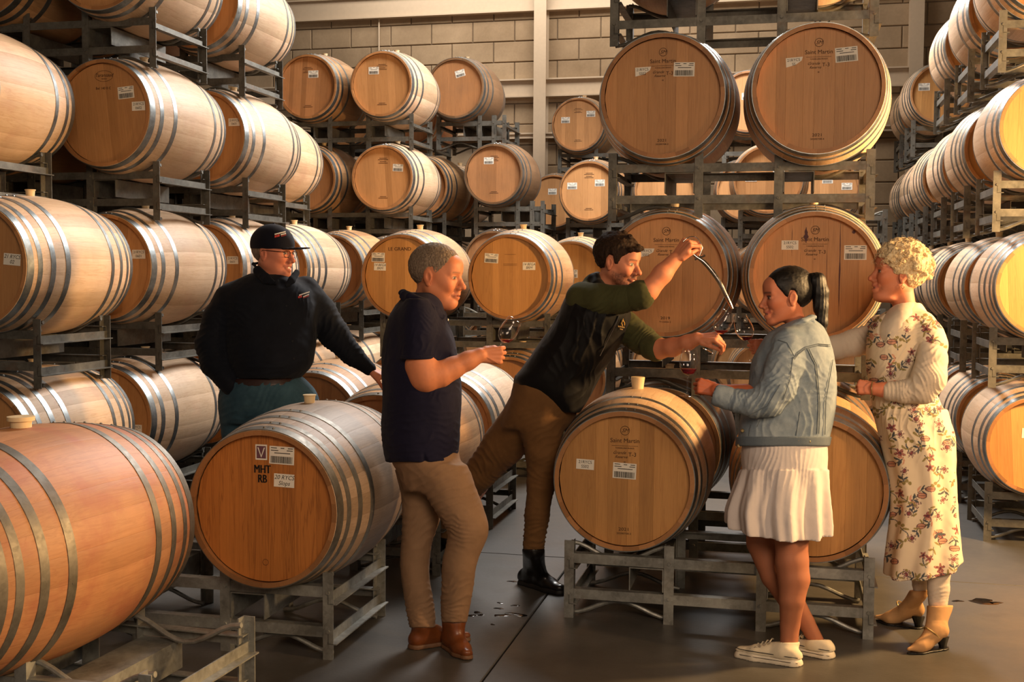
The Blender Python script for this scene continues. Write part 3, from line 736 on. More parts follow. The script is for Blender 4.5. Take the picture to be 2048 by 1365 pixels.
    def net(s):
        F = s.F; I = F < 0; n = s.n
        off = [(i, j, k) for i in (0, 1) for j in (0, 1) for k in (0, 1)]
        cs = np.zeros(tuple(n - 1), np.uint8)
        for (i, j, k) in off: cs += I[i:n[0] - 1 + i, j:n[1] - 1 + j, k:n[2] - 1 + k]
        act = np.argwhere((cs > 0) & (cs < 8))
        if len(act) == 0: return np.zeros((0, 3)), np.zeros((0, 4), int)
        idx = -np.ones(tuple(n - 1), np.int64); idx[tuple(act.T)] = np.arange(len(act))
        val = {o: F[act[:, 0] + o[0], act[:, 1] + o[1], act[:, 2] + o[2]] for o in off}
        acc = np.zeros((len(act), 3)); cnt = np.zeros(len(act))
        for a in off:
            for ax in range(3):
                if a[ax]: continue
                b_ = list(a); b_[ax] = 1; b_ = tuple(b_); fa, fb = val[a], val[b_]; m = (fa < 0) != (fb < 0)
                t = np.where(m, fa / np.where(m, fa - fb, 1), 0); p = np.tile(np.array(a, float), (len(act), 1)); p[:, ax] += t
                acc += p * m[:, None]; cnt += m
        v = (act + acc / cnt[:, None]) * s.c + s.lo
        fs = []
        for ax in range(3):
            o1, o2 = [i for i in range(3) if i != ax]
            sl0 = [slice(None)] * 3; sl1 = [slice(None)] * 3; sl0[ax] = slice(0, n[ax] - 1); sl1[ax] = slice(1, n[ax])
            m = I[tuple(sl0)] != I[tuple(sl1)]; e = np.argwhere(m)
            e = e[(e[:, o1] > 0) & (e[:, o2] > 0) & (e[:, o1] < n[o1] - 1) & (e[:, o2] < n[o2] - 1)]
            if not len(e): continue
            ins = I[e[:, 0], e[:, 1], e[:, 2]]
            q = []
            for d1, d2 in ((0, 0), (-1, 0), (-1, -1), (0, -1)):
                w = e.copy(); w[:, o1] += d1; w[:, o2] += d2; q.append(idx[w[:, 0], w[:, 1], w[:, 2]])
            q = np.stack(q, 1); flip = ins if ax != 1 else ~ins
            q[~flip] = q[~flip][:, ::-1]; fs.append(q)
        f = np.concatenate(fs); return v, f[(f >= 0).all(1)]
_rng = np.random.RandomState(4); _lat = _rng.rand(32, 32, 32).astype(np.float32) * 2 - 1
def vnoise(p, sc=1.0):
    p = np.asarray(p) / sc + 1000.0; i = np.floor(p).astype(int); f = p - i; f = f * f * (3 - 2 * f); i &= 31; j = (i + 1) & 31; r = 0
    for a in (0, 1):
        for b_ in (0, 1):
            for c in (0, 1):
                w = (f[:, 0] if a else 1 - f[:, 0]) * (f[:, 1] if b_ else 1 - f[:, 1]) * (f[:, 2] if c else 1 - f[:, 2])
                r = r + w * _lat[(j if a else i)[:, 0], (j if b_ else i)[:, 1], (j if c else i)[:, 2]]
    return r
def vnormals(v, f):
    n = np.zeros_like(v); a = np.cross(v[f[:, 2]] - v[f[:, 0]], v[f[:, 3]] - v[f[:, 1]])
    for i in range(4): np.add.at(n, f[:, i], a)
    return n / (np.linalg.norm(n, axis=1)[:, None] + 1e-9)
def relax(v, f, it=1, lam=.5):
    e = np.concatenate([f[:, [0, 1]], f[:, [1, 2]], f[:, [2, 3]], f[:, [3, 0]]])
    for _ in range(it):
        acc = np.zeros_like(v); c = np.zeros(len(v)); np.add.at(acc, e[:, 0], v[e[:, 1]]); np.add.at(c, e[:, 0], 1); np.add.at(acc, e[:, 1], v[e[:, 0]]); np.add.at(c, e[:, 1], 1)
        v = v + lam * (acc / np.maximum(c, 1)[:, None] - v)
    return v
def build(name, v, f, mat, parent, col=None, smooth=True, **kw):
    me = bpy.data.meshes.new(name); me.vertices.add(len(v)); me.vertices.foreach_set('co', np.asarray(v, np.float32).ravel())
    me.loops.add(len(f) * 4); me.loops.foreach_set('vertex_index', np.asarray(f, np.int32).ravel())
    me.polygons.add(len(f)); me.polygons.foreach_set('loop_start', np.arange(0, len(f) * 4, 4, dtype=np.int32)); me.polygons.foreach_set('loop_total', np.full(len(f), 4, np.int32))
    me.polygons.foreach_set('use_smooth', np.ones(len(f), bool)); me.update(calc_edges=True); me.validate()
    me.materials.append(mat)
    if col is not None:
        ca = me.color_attributes.new('tint', 'FLOAT_COLOR', 'POINT'); c = np.ones((len(v), 4), np.float32); c[:, :3] = col; ca.data.foreach_set('color', c.ravel())
    return link(name, me, parent, **kw)
def subdiv(v, f):
    e = np.concatenate([f[:, [i, (i + 1) % 4]] for i in range(4)]); es = np.sort(e, 1); u, inv = np.unique(es[:, 0].astype(np.int64) * len(v) + es[:, 1], return_inverse=True)
    ea, eb = u // len(v), u % len(v); n0 = len(v); em = inv.reshape(4, len(f)).T + n0; fc = np.arange(len(f)) + n0 + len(u)
    V = np.concatenate([v, (v[ea] + v[eb]) / 2, v[f].mean(1)])
    return V, np.concatenate([np.stack([f[:, i], em[:, i], fc, em[:, (i + 3) % 4]], 1) for i in range(4)])
def lin(h): return np.array(srgb(h)[:3])

# local frame of a figure: u, v are pixels of the photograph, w is depth in the same unit, mapped to real metres
class Frame:
    def __init__(s, d0): s.d = d0; s.m = d0 / FPX
    def to(s, p):
        p = np.atleast_2d(p); d = s.d + p[:, 2] * s.m
        r = np.stack([(p[:, 0] - CX) / FPX, -(p[:, 1] - CY) / FPX, -np.ones(len(p))], 1)
        return _M[:3, 3] + (r @ _M[:3, :3].T) * d[:, None]
    def wfloor(s, u, v):
        """depth coordinate at which pixel (u,v) meets the floor"""
        r = ray(u, v); return ((-CAMH / r[2]) - s.d) / s.m
def wrinkle(v, n, jobs, amp=1.0, sc=9.0):
    d = amp * .6 * vnoise(v, sc * 2.2) + amp * .35 * vnoise(v, sc)
    for c, rad, direc, lam, a in jobs:
        q = v - np.array(c, float); g = np.exp(-(q ** 2).sum(1) / rad ** 2); ph = (q @ nrm(direc)) / lam + 1.1 * vnoise(v + 31, rad * .7)
        rr = 1 - np.abs(np.sin(PI * ph)); d = d + a * g * (rr ** 1.6 - .35)
    return v + n * d[:, None]

# ------------------------------------------------------------------ hands
def hand_pts(origin, fwd, up, L, side=1, curl=(60, 60, 60, 60), spread=6, thumb=(35, 30, 20), straight=0.0):
    """capsules of a hand. origin wrist, fwd towards the knuckles, up = back of the hand, side=+1 thumb towards cross(up,fwd)*side"""
    f = nrm(fwd); u = nrm(np.array(up, float) - f * np.dot(up, f)); s_ = np.cross(u, f) * side; o = np.array(origin, float)
    W = lambda a, b_, c: o + L * (a * f + b_ * s_ + c * u)
    caps = []
    # palm
    for y in (.15, .05, -.06, -.155):
        caps.append((W(.06, y * .72, 0), W(.50 - .04 * abs(y - .05) / .15, y * 1.05, .01), .085, .072))
    caps.append((W(.05, .08, -.03), W(.30, .17, -.05), .08, .085))
    lens = [(.25, .15, .115), (.28, .17, .12), (.26, .155, .115), (.20, .115, .10)]
    for i, y in enumerate((.165, .055, -.055, -.155)):
        k = W(.50 - .04 * abs(y - .05) / .15, y * 1.05, .01); a = 0.0; sp = math.radians(spread) * (y / .1) * .6
        p = k; c1 = curl[i]
        for j, ln in enumerate(lens[i]):
            a += math.radians(c1 * (1.0, 1.15, .7)[j] if c1 < 120 else c1)
            d = math.cos(a) * (f * math.cos(sp) + s_ * math.sin(sp)) - math.sin(a) * u
            q = p + L * ln * d; r0 = (.058, .050, .044)[j]; caps.append((p, q, r0, r0 - .006)); p = q
    t0 = W(.10, .16, -.04); a, b_, c = [math.radians(x) for x in thumb]
    d1 = math.cos(a) * f + math.sin(a) * s_ * .9 - .35 * u; d1 = nrm(d1); p1 = t0 + L * .26 * d1
    d2 = nrm(d1 * math.cos(b_) - s_ * math.sin(b_) * .8 - u * math.sin(b_) * .9 + f * .1); p2 = p1 + L * .17 * d2
    d3 = nrm(d2 * math.cos(c) - s_ * math.sin(c) * .5 - u * math.sin(c) * .8); p3 = p2 + L * .12 * d3
    caps += [(t0, p1, .075, .062), (p1, p2, .060, .052), (p2, p3, .052, .044)]
    return [(a_, b2, r1 * L, r2 * L) for a_, b2, r1, r2 in caps]
def arm_mesh(chain, hand, cell=1.35, k=5.0):
    """forearm chain [(pt,r)...] and hand capsules as one surface"""
    P_ = [c[0] for c in chain] + [c[0] for c in hand] + [c[1] for c in hand]; P_ = np.array(P_); R = max([c[1] for c in chain] + [6]) + 5
    fl_ = Field(P_.min(0) - R, P_.max(0) + R, cell); fl_.chain(chain, k=k)
    for i, (a, b_, r1, r2) in enumerate(hand): fl_.cone(a, b_, r1, r2, 3.0 if i < 5 else 1.1)
    v, f = fl_.net(); return relax(v, f, 1, .4), f

# ------------------------------------------------------------------ heads (unit = chin to crown)
def head_field(g, cell=.0115):
    """g: dict of traits"""
    F = Field((-.56, -.44, -1.02), (.60, .44, .58), cell)
    w = g.get('w', 1.0); jw = g.get('jaw', 1.0); fat = g.get('fat', 0.0); sm = g.get('smile', 0.0); op = g.get('open', 0.0)
    F.ell((-.07, 0, .13), (.425, .32 * w, .365))
    F.ell((.10, 0, -.07), (.27, (.262 + fat * .03) * w, .35), .10)
    for s in (1, -1):
        F.cone((-.02, s * .185 * jw * w, -.21), (.25, s * .05, -.385), .095 + fat * .02, .078 + fat * .012, .11)
        F.ell((.215, s * .165 * w, -.085 + .03 * sm), (.105, .085, .085), .08)
        F.ell((.26, s * .13 * w, -.15 + .05 * sm), (.07 + .02 * sm, .07, .07 + .012 * sm), .07)
    F.ell((.305, 0, -.405), (.07, .085 * jw, .066), .07)
    if fat: F.ell((.12, 0, -.43), (.20, .19, .11 * fat + .04), .10)
    for s in (1, -1): F.cone((.325, s * .04, .085), (.275, s * .17, .075), .054 * g.get('brow', 1), .045, .05)
    F.ell((.26, 0, .20), (.12, .2, .13), .12)
    for s in (1, -1): F.ell((.410, s * .132, .010), (.085, .080, .050), .04, sub=True)
    for s in (1, -1):
        F.ell((.288, s * .130, .004), (.068, .080, .056), .012)
        F.cone((.345, s * .085, .040), (.305, s * .185, .022), .015, .014, .014); F.cone((.340, s * .09, -.034), (.305, s * .175, -.030), .013, .012, .022)
    n = g.get('nose', 1.0)
    F.cone((.332, 0, .075), (.405 + .030 * n, 0, -.105), .034, .046, .045)
    F.ell((.415 + .040 * n, 0, -.132), (.052, .050, .044), .035)
    for s in (1, -1): F.ell((.395, s * .052, -.155), (.050, .032, .034), .025)
    F.ell((.37, 0, -.20), (.05, .06, .05), .03)
    my = .055 * sm; mw = .085 + .03 * sm
    for s in (1, -1):
        F.cone((.385, s * .018, -.252), (.325 - .01 * sm, s * mw, -.270 + my), .026, .016, .035)
        F.cone((.375, s * .012, -.312 - op * .03), (.320 - .01 * sm, s * mw * .9, -.285 + my * .9), .030, .016, .03)
    F.ell((.345, 0, -.283), (.05, .07, .06), .05)
    F.ell((.425, 0, -.283 - op * .01 + my * .3), (.068, .08 + .035 * sm, .0065 + .026 * op), .010, sub=True)
    for s in (1, -1):
        e = nrm((-.25, 0, 1)); R_ = np.array([[.97, 0, -.25], [0, 1, 0], [.25, 0, .97]])
        F.ell((-.045, s * (.315 * w + .012), -.02), (.075, .026, .125), .02, rot=R_)
        F.ell((-.022, s * (.315 * w + .044), -.010), (.042, .030, .074), .010, sub=True, rot=R_)
        F.ell((-.028, s * (.315 * w + .01), -.135), (.035, .024, .034), .02)
    for a, b_, r1, r2 in g.get('neck', [((-.10, 0, -.30), (-.19, 0, -.80), .21, .235)]): F.cone(a, b_, r1, r2, .09)
    return F
SK = {'base': lin('#c98a66')}
def head_colors(v, g):
    base = lin(g.get('skin', '#cf9270')); c = np.tile(base, (len(v), 1)); x, y, z = v.T; ay = np.abs(y)
    def blend(m, col, a=1.0):
        m = np.clip(m, 0, 1)[:, None] * a; c[:] = c * (1 - m) + np.array(col) * m
    sm = g.get('smile', 0); red = base * np.array([1.08, .72, .66])
    blend(np.exp(-(((x - .28) / .12) ** 2 + ((ay - .17) / .08) ** 2 + ((z + .12) / .09) ** 2)), red, .55)
    blend(np.exp(-(((x - .48) / .07) ** 2 + (y / .06) ** 2 + ((z + .15) / .05) ** 2)), red, .5)
    blend(np.exp(-(((ay - .35) / .05) ** 2 + ((x + .02) / .1) ** 2 + ((z + .03) / .12) ** 2)), red, .45)
    blend(.5 + .5 * vnoise(v, .045), base * np.array([1.0, .86, .80]), .35); blend(.5 + .5 * vnoise(v + 7, .018), base * np.array([.92, .84, .82]), .25)
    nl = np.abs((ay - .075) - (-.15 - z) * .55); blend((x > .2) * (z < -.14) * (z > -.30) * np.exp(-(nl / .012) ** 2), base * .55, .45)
    if g.get('beard'):
        m = np.clip((x + .02) / .06, 0, 1) * np.clip((-.17 - z + .1 * np.clip(.32 - x, 0, .3)) / .05, 0, 1) * np.clip((z + .55) / .06, 0, 1)
        m += (x > .36) * np.exp(-((z + .215) / .03) ** 2) * (ay < .09)
        blend(m * (.75 + .5 * vnoise(v, .02)), lin(g['beard']), g.get('beard_a', .6))
    lip = lin(g.get('lip', '#a8584c')); my = .055 * sm
    zc_ = -.283 + my * (ay / .11) ** 1.5
    m = (x > .29) * np.exp(-((z - zc_) / .030) ** 4) * (ay < .095 + .03 * sm); blend(m, lip, g.get('lip_a', .6))
    blend((x > .24) * ((x < .384 - .85 * np.maximum(ay - .02, 0)) if g.get('open') else x > 9) * (np.abs(z - zc_ + .004) < .030) * (ay < .08 + .03 * sm), lin('#e8ddd0'), .95)
    if not g.get('open'): blend((x > .29) * np.exp(-((z - zc_) / .006) ** 2) * (ay < .1), lin('#5b2a22'), .8)
    # eyes: white, iris, pupil, lash line, brow
    cl = g.get('squint', 0.0); ez = .006
    dy = (ay - .134) / .064; hh = (.028 - .010 * cl) * np.sqrt(np.clip(1 - dy ** 2, 0, 1)); zz = z - ez
    on = (x > .27) & (ay > .07) & (ay < .19)
    eye = on & (np.abs(dy) < 1) & (zz < hh) & (zz > -hh * .8); blend(eye.astype(float), lin('#b9a596'))
    lk = g.get('look', 0.0); di = np.hypot(ay - .140 - lk, zz)
    blend((eye & (di < .034)).astype(float), lin(g.get('iris', '#2c3334'))); blend((eye & (di < .019)).astype(float), lin('#0a0807'))
    lash = on & (np.abs(dy) < 1.12) & (zz > hh - .001) & (zz < hh + .013 + g.get('lash', 0) * .01); blend(lash.astype(float), lin('#1f1410'), .92); low = on & (np.abs(dy) < 1.0) & (zz < -hh * .8 + .001) & (zz > -hh * .8 - .010); blend(low.astype(float), lin('#5a3024'), .6)
    bz = .088 + .018 * np.sqrt(np.clip(1 - ((ay - .125) / .1) ** 2, 0, 1)); blend((x > .22) * (ay > .035) * (ay < .205) * np.exp(-((z - bz + .006) / .017) ** 2), lin(g.get('browc', '#5a4030')), g.get('brow_a', .75))
    blend((x > .39) * (np.hypot(ay - .028, (z + .182)) < .012), lin('#5a2a20'), .6)
    return c
M['skin'] = None
def mk_skin():
    m = NT('skin'); a = m.n('ShaderNodeVertexColor', layer_name='tint'); n = m.noise(m.obj(), 60, 4, .6)
    c = m.mix(m.math('MULTIPLY', n, .18), a.outputs['Color'], (.32, .10, .06, 1)); m.bump(n, .15, .002)
    m.set(Base_Color=c, Roughness=.58); m.b.inputs['Specular IOR Level'].default_value = .35; m.b.inputs['Subsurface Weight'].default_value = .12; m.b.inputs['Subsurface Radius'].default_value = (.02, .008, .004)
    m.b.inputs['Subsurface Scale'].default_value = .4
    return m.m
M['skin'] = mk_skin()
def cloth(name, a, b=None, rough=.85, weave=420, bumpy=.25, scale=9, sheen=.03, mixamt=.5):
    m = NT(name); ob = m.obj(); n1 = m.noise(ob, scale, 5, .6); n2 = m.noise(ob, weave, 2, .5)
    c = m.mix(m.math('MULTIPLY', m.ramp(n1, [(.3, (0, 0, 0)), (.7, (1, 1, 1))]), mixamt), srgb(a), srgb(b or a))
    c = m.mix(m.math('MULTIPLY', n2, .25), c, (0.0, 0.0, 0.0, 1))
    m.bump(m.math('ADD', n1, m.math('MULTIPLY', n2, .25)), bumpy, .004); m.set(Base_Color=c, Roughness=rough); m.b.inputs['Sheen Weight'].default_value = sheen; m.b.inputs['Specular IOR Level'].default_value = .5 if rough < .5 else .15
    return m.m
def hairmat(name, a, b, rough=.55, sc=(1, 1, .12), freq=190, bs=.45, spec=.3):
    m = NT(name); ob = m.obj(); w_ = m.noise(ob, 9, 3, .6, 1.0)
    v = m.vscale(ob, sc); n = m.noise(v, freq, 4, .7, .6)
    c = m.mix(m.ramp(n, [(.35, (0, 0, 0)), (.68, (1, 1, 1))]), srgb(a), srgb(b)); m.bump(n, bs, .005); m.b.inputs['Specular IOR Level'].default_value = spec; return m.set(Base_Color=c, Roughness=rough)
def rotm(yaw, pitch=0.0, roll=0.0):
    """columns = head x (face), y (its left), z (up) in figure space (u right, v down, w away).
    yaw 0 looks at the camera, +90 looks to picture right; pitch>0 looks down; roll>0 leans the crown to picture right"""
    y, p, r = [math.radians(a) for a in (yaw, pitch, roll)]
    X = V3(math.sin(y), 0, -math.cos(y)); Z = V3(0, -1, 0); Y = np.cross(Z, X) * 1.0
    # in this left-handed pixel frame make y the figure's left
    Y = V3(math.cos(y), 0, math.sin(y))
    X2 = X * math.cos(p) - Z * math.sin(p); Z2 = Z * math.cos(p) + X * math.sin(p)
    R = np.stack([X2, Y, Z2], 1)
    c, s_ = math.cos(r), math.sin(r); Rr = np.array([[c, -s_, 0], [s_, c, 0], [0, 0, 1]]); return Rr @ R
class Head:
    def __init__(s, fr, c, H, yaw, pitch=0, roll=0): s.fr, s.c, s.H, s.R = fr, np.array(c, float), H, rotm(yaw, pitch, roll)
    def loc(s, p): return (np.atleast_2d(p) @ s.R.T) * s.H + s.c
    def world(s, p): return s.fr.to(s.loc(p))
# ------------------------------------------------------------------ people
UPV = V3(0, -math.cos(PITCH), -math.sin(PITCH))
def ST(rows, cw=None):
    """(v, left, right, cw, rw) -> loft stations along v"""
    return [(r[0], (r[1] + r[2]) / 2, r[3], (r[2] - r[1]) / 2, r[4]) for r in rows]
class Fig:
    def __init__(s, d0, base_px, label, skin='#cf9270'):
        s.fr = Frame(d0); s.base = PZ(base_px[0], base_px[1], 0); s.v = []; s.f = []; s.c = []; s.nv = 0; s.label = label; s.skin = lin(skin); s.jobs = []; s.root = None
    def skinpart(s, v, f, col=None, world=False):
        w = v if world else s.fr.to(v); s.v.append(w); s.f.append(f + s.nv); s.nv += len(w)
        s.c.append(np.tile(s.skin, (len(w), 1)) if col is None else col)
    def head(s, hd, g, cell=.0115):
        F = head_field(g, cell); v, f = F.net(); v = relax(v, f, 1, .35); s.skinpart(hd.world(v), f, head_colors(v, g), True)
    def arm(s, chain, hand, **kw):
        v, f = arm_mesh(chain, hand, **kw); c = np.tile(s.skin, (len(v), 1))
        kn = 1 - .10 * (vnoise(v, 5) * .5 + .5)[:, None]; c = c * kn * np.array([1.0, .94, .92]); s.skinpart(v, f, c)
    def core(s, fn, cell=5.0, box=None):
        F = Field(box[0], box[1], cell); fn(F); v, f = F.net(); s.skinpart(v, f)
    def finish_body(s):
        v, f, c = np.concatenate(s.v) - s.base, np.concatenate(s.f), np.concatenate(s.c)
        s.root = build('person', v, f, M['skin'], None, c, location=None) if False else build('person', v, f, M['skin'], None, c)
        s.root.location = s.base; s.root['label'] = s.label; s.root['category'] = 'person'; return s.root
    def piece(s, name, box, cell, fn, mat, wr=None, amp=0.0, sc=9.0, colfn=None, rel=1, parent=None, hd=None, post=None, fine=False, **kw):
        F = Field(box[0], box[1], cell); fn(F); v, f = F.net(); v = relax(v, f, rel, .4)
        if wr is not None or amp: v = wrinkle(v, vnormals(v, f), wr or [], amp, sc)
        if post is not None: v = post(v)
        if fine: v, f = subdiv(v, f)
        s.lv = v if hd is None else None
        col = colfn(v) if colfn else None
        w = (hd.world(v) if hd is not None else s.fr.to(v)) - s.base
        o = build(name, w, f, mat, parent or s.root, col)
        for k, x in kw.items(): o[k] = x
        return o
    def snap(s, u, v, off=0.0, lv=None):
        """front surface of the last cloth piece at pixel (u, v)"""
        q = s.lv if lv is None else lv; m = (np.abs(q[:, 0] - u) < 3.2) & (np.abs(q[:, 1] - v) < 3.2)
        return (u, v, (q[m, 2].min() if m.any() else 0.0) - off)
    def at(s, p): return Vector(s.fr.to(p)[0] - s.base)
def hair_piece(fg, hd, c, r, line, mat, name='hair', tuft=.010, tsc=.03, yline=None, extra=None, cell=.014, cut=None, **kw):
    """cap of hair over the skull; line: (x, z) hairline seen from the side"""
    xs_, zs_ = zip(*sorted(line))
    def fn(F):
        F.ell(c, r)
        if extra: extra(F)
        X = F.lo[0] + F.c * np.arange(F.n[0]); Y = F.lo[1] + F.c * np.arange(F.n[1]); Z = F.lo[2] + F.c * np.arange(F.n[2])
        zl = np.interp(X, xs_, zs_)[:, None, None] - (Z[None, None, :]) 
        if yline: zl = zl + yline * (np.abs(Y)[None, :, None] / .33) ** 2 * np.clip(X[:, None, None] / .3, 0, 1)
        d = (zl * .75).astype(np.float32)
        if cut: d = cut(F, d)
        h = np.maximum(.05 - np.abs(F.F - d), 0) / .05; F.F = np.maximum(F.F, d) + h * h * .05 * .25
    def post(v):
        n = v - np.array(c); n /= np.linalg.norm(n, axis=1)[:, None]
        return v + n * (tuft * (vnoise(v * np.array([1, 1, .6]), tsc) + .6 * vnoise(v, tsc * .45)))[:, None]
    return fg.piece(name, ((-.72, -.55, -.9), (.62, .55, .72)), cell, fn, mat, hd=hd, post=post, **kw)
def shoe(fg, heel, toe, ankle, r_ank, mat, sole_mat, w=.045, h=.062, sole_h=.022, toe_r=.6, name='boot', block=0.0, up_top=None, point=False, sole_name='sole', flare=1.08, **kw):
    """heel/toe: pixels of the sole's ends on the floor; ankle: (u,v,w) centre of the opening"""
    fr = fg.fr; px = 1 / fr.m
    H_ = V3(heel[0], heel[1], fr.wfloor(*heel)); T_ = V3(toe[0], toe[1], fr.wfloor(*toe)); d = nrm(T_ - H_); L = np.linalg.norm(T_ - H_); A_ = np.array(ankle, float)
    up = UPV; W = w * px; Hh = h * px; nf = nrm(V3(0, -1, -(heel[1] - 550) / FPX))
    def fn(F, grow=0.0):
        hz = block * px
        F.cone(H_ + d * W * .8 + up * (Hh * .55 + hz), H_ + d * L * .30 + up * (Hh * .62 + hz * .8), W * .80 + grow, W * .82 + grow)
        F.cone(H_ + d * L * .30 + up * (Hh * .62 + hz * .8), H_ + d * L * .66 + up * (Hh * .42), W * .82 + grow, W * .86 + grow, 10)
        F.cone(H_ + d * L * .66 + up * (Hh * .42), H_ + d * (L - W * toe_r) + up * (Hh * .34), W * .86 + grow, W * toe_r + grow, 10, flat=(up, .75))
        F.cone(H_ + d * L * .24 + up * (Hh * .9 + hz), A_, W * .78 + grow, r_ank + grow, 14)
        F.cone(H_ + d * L * .52 + up * (Hh * .7), A_ - up * 6 + d * r_ank * .2, W * .55 + grow, r_ank * .8, 14)
    pts = np.stack([H_, T_, A_]); lo, hi = pts.min(0) - W * 1.6 - r_ank * .5, pts.max(0) + W * 1.6 + r_ank * .5; lo[1] = min(lo[1], A_[1] - r_ank - 6)
    def upper(F):
        fn(F); F.cut(-nf, -(H_ + up * sole_h * px * .8).dot(nf)); F.cut(up, (A_).dot(up))
    def sole(F):
        G = Field(lo, hi, F.c); fn(G, .0)
        # project the foot's outline at a third of its height straight down
        F.F[:] = G.F; hz = block * px
        F.F[:] = 60 * F.c; W2 = W * flare
        F.cone(H_ + d * W * .85, H_ + d * L * .34, W2 * .80, W2 * .74); F.cone(H_ + d * L * .34, H_ + d * L * .68, W2 * .74, W2 * .90, 6); F.cone(H_ + d * L * .68, H_ + d * (L - W * toe_r), W2 * .90, W2 * toe_r, 6)
        F.cut(nf, (H_ + up * (sole_h * px)).dot(nf)); F.cut(-nf, -(H_ + up * .5).dot(nf))
    b = fg.piece(name, (lo, hi), 1.7, upper, mat, amp=.5, sc=7, **kw)
    fg.piece(sole_name, (lo, hi), 1.5, sole, sole_mat, parent=b)
    return b, H_, T_, d, L, W

# ---- wine glasses
def glassmat():
    m = NT('clear_glass'); m.set(Base_Color=(1, 1, 1, 1), Roughness=.0); m.b.inputs['Transmission Weight'].default_value = 1.0; m.b.inputs['IOR'].default_value = 1.45; return m.m
def thin_glass():
    m = NT('thin_clear_glass'); m.t.nodes.remove(m.b); out = m.t.nodes['Material Output']
    tr = m.n('ShaderNodeBsdfTransparent'); tr.inputs['Color'].default_value = (.97, .96, .96, 1); gl = m.n('ShaderNodeBsdfGlossy'); gl.inputs['Roughness'].default_value = .02
    lw = m.n('ShaderNodeLayerWeight'); lw.inputs['Blend'].default_value = .5; mx = m.n('ShaderNodeMixShader')
    m.l(m.math('MULTIPLY_ADD', m.math('POWER', lw.outputs['Facing'], 2.3), .80, .05), mx.inputs[0]); m.l(tr.outputs[0], mx.inputs[1]); m.l(gl.outputs[0], mx.inputs[2]); m.l(mx.outputs[0], out.inputs['Surface']); return m.m
M['glass'] = thin_glass()
def winemat():
    m = NT('red_wine'); m.set(Base_Color=(.22, .008, .02, 1), Roughness=.03); m.b.inputs['Transmission Weight'].default_value = .55; m.b.inputs['IOR'].default_value = 1.34; return m.m
M['wine'] = winemat()
def wine_glass(label, fr, bowl_c, axis, level=.3, scale=1.0, group=None, tilt_wine=None):
    """bowl_c: (u,v,w) of the bowl's centre, axis: figure-space direction towards the rim"""
    a0 = fr.to(bowl_c)[0]; a1 = fr.to(np.array(bowl_c) + nrm(axis) * 10)[0]; z = nrm(a1 - a0); x = nrm(np.cross(z, (0.3, 1, 0.2))); y = np.cross(z, x)
    R = Matrix([[x[0], y[0], z[0]], [x[1], y[1], z[1]], [x[2], y[2], z[2]]]).to_4x4()
    org = a0 - z * .150 * scale
    t = thing('wine_glass', label, 'glass', org, 0, group); t.matrix_world = Matrix.Translation(org) @ R @ Matrix.Scale(scale, 4)
    prof = [(.0065, .092), (.018, .097), (.030, .108), (.0385, .125), (.0412, .142), (.0400, .160), (.0362, .180), (.0318, .203)]
    th = .0009
    b = MB(); b.lathe([(.0, .090), *prof, (.0324, .2036), (.0318, .2045), (.0311, .2036), (.0312, .2030)], 36); bowl = link('bowl', b.mesh('bowl', M['glass'], 180), t)
    b = MB(); b.lathe([(.0, .0905), (.006, .0915), (.0038, .084), (.0032, .06), (.0032, .03), (.0042, .012), (.008, .004), (.032, .0015), (.034, .0006), (.033, 0), (.0, 0)], 28); link('stem', b.mesh('stem', M['glass'], 60), t)
    # wine lies level in the tilted bowl
    upl = np.array([x[2], y[2], z[2]]); F = Field((-50, -50, 85), (50, 50, 210), 1.5)
    zz = [(z_ * 1000, 0, 0, max(r * 1000 - 1.4, 1), max(r * 1000 - 1.4, 1)) for r, z_ in [(.004, .0935)] + prof[1:]]
    F.loft(zz, axis=2, cap=.5)
    c0 = np.array([0, 0, 94.0]); F.cut(upl, upl.dot(c0) + level * 62)
    v, f = F.net()
    if len(v): build('wine', relax(v, f, 1, .3) / 1000, f, M['wine'], t, label='dark red wine')
    return t

# ================================================================== man in the cap (left)
M['navyshirt'] = cloth('midnight_linen', '#0e1119', '#161b26', weave=700, scale=14, bumpy=.5)
M['jeans1'] = cloth('blue_denim', '#2a4452', '#456371', weave=800, scale=12)
M['capcloth'] = cloth('navy_cap_cloth', '#10111c', '#171826', weave=900)
M['belt'] = cloth('brown_leather_belt', '#2b1712', rough=.45, weave=200, sheen=0)
M['white_thread'] = plain('white_thread', '#e8e2da', .7); M['red_thread'] = plain('red_thread', '#c23a30', .7)
M['black_plastic'] = plain('black_plastic', '#0b0a0b', .25, var=0)
M['lens'] = M['glass']
fg = Fig(6.05, (535, 1010), 'smiling heavyset person in navy cap, glasses, black shirt and blue jeans', '#d08a6a')
hd = Head(fg.fr, (549, 506, 0), 101, 56, 2, 2)
G1 = dict(w=1.06, jaw=1.15, fat=1.3, smile=1.0, open=.7, skin='#c67e62', lip='#b0665a', squint=.8, brow_a=.3, neck=[((-.06, 0, -.30), (-.16, 0, -.85), .27, .31), ((.12, 0, -.38), (.02, 0, -.72), .17, .2)])
fg.head(hd, G1)
def core1(F):
    F.loft(ST([(585, 480, 600, 0, 50), (650, 470, 600, 0, 60), (750, 480, 580, 0, 60), (790, 480, 590, 0, 40)])); F.chain([((480, 800, 5), 26), ((480, 900, 10), 26), ((490, 1000, 0), 18)]); F.chain([((585, 800, 0), 26), ((590, 900, 5), 24), ((590, 1000, 0), 18)])
fg.core(core1, 5, ((420, 560, -90), (650, 1030, 90)))
fg.arm([((446, 742, -42), 13), ((466, 765, -50), 12)], hand_pts((466, 768, -50), (.35, .9, .1), (-.5, .3, -.8), 74, 1, (25, 25, 25, 25)))
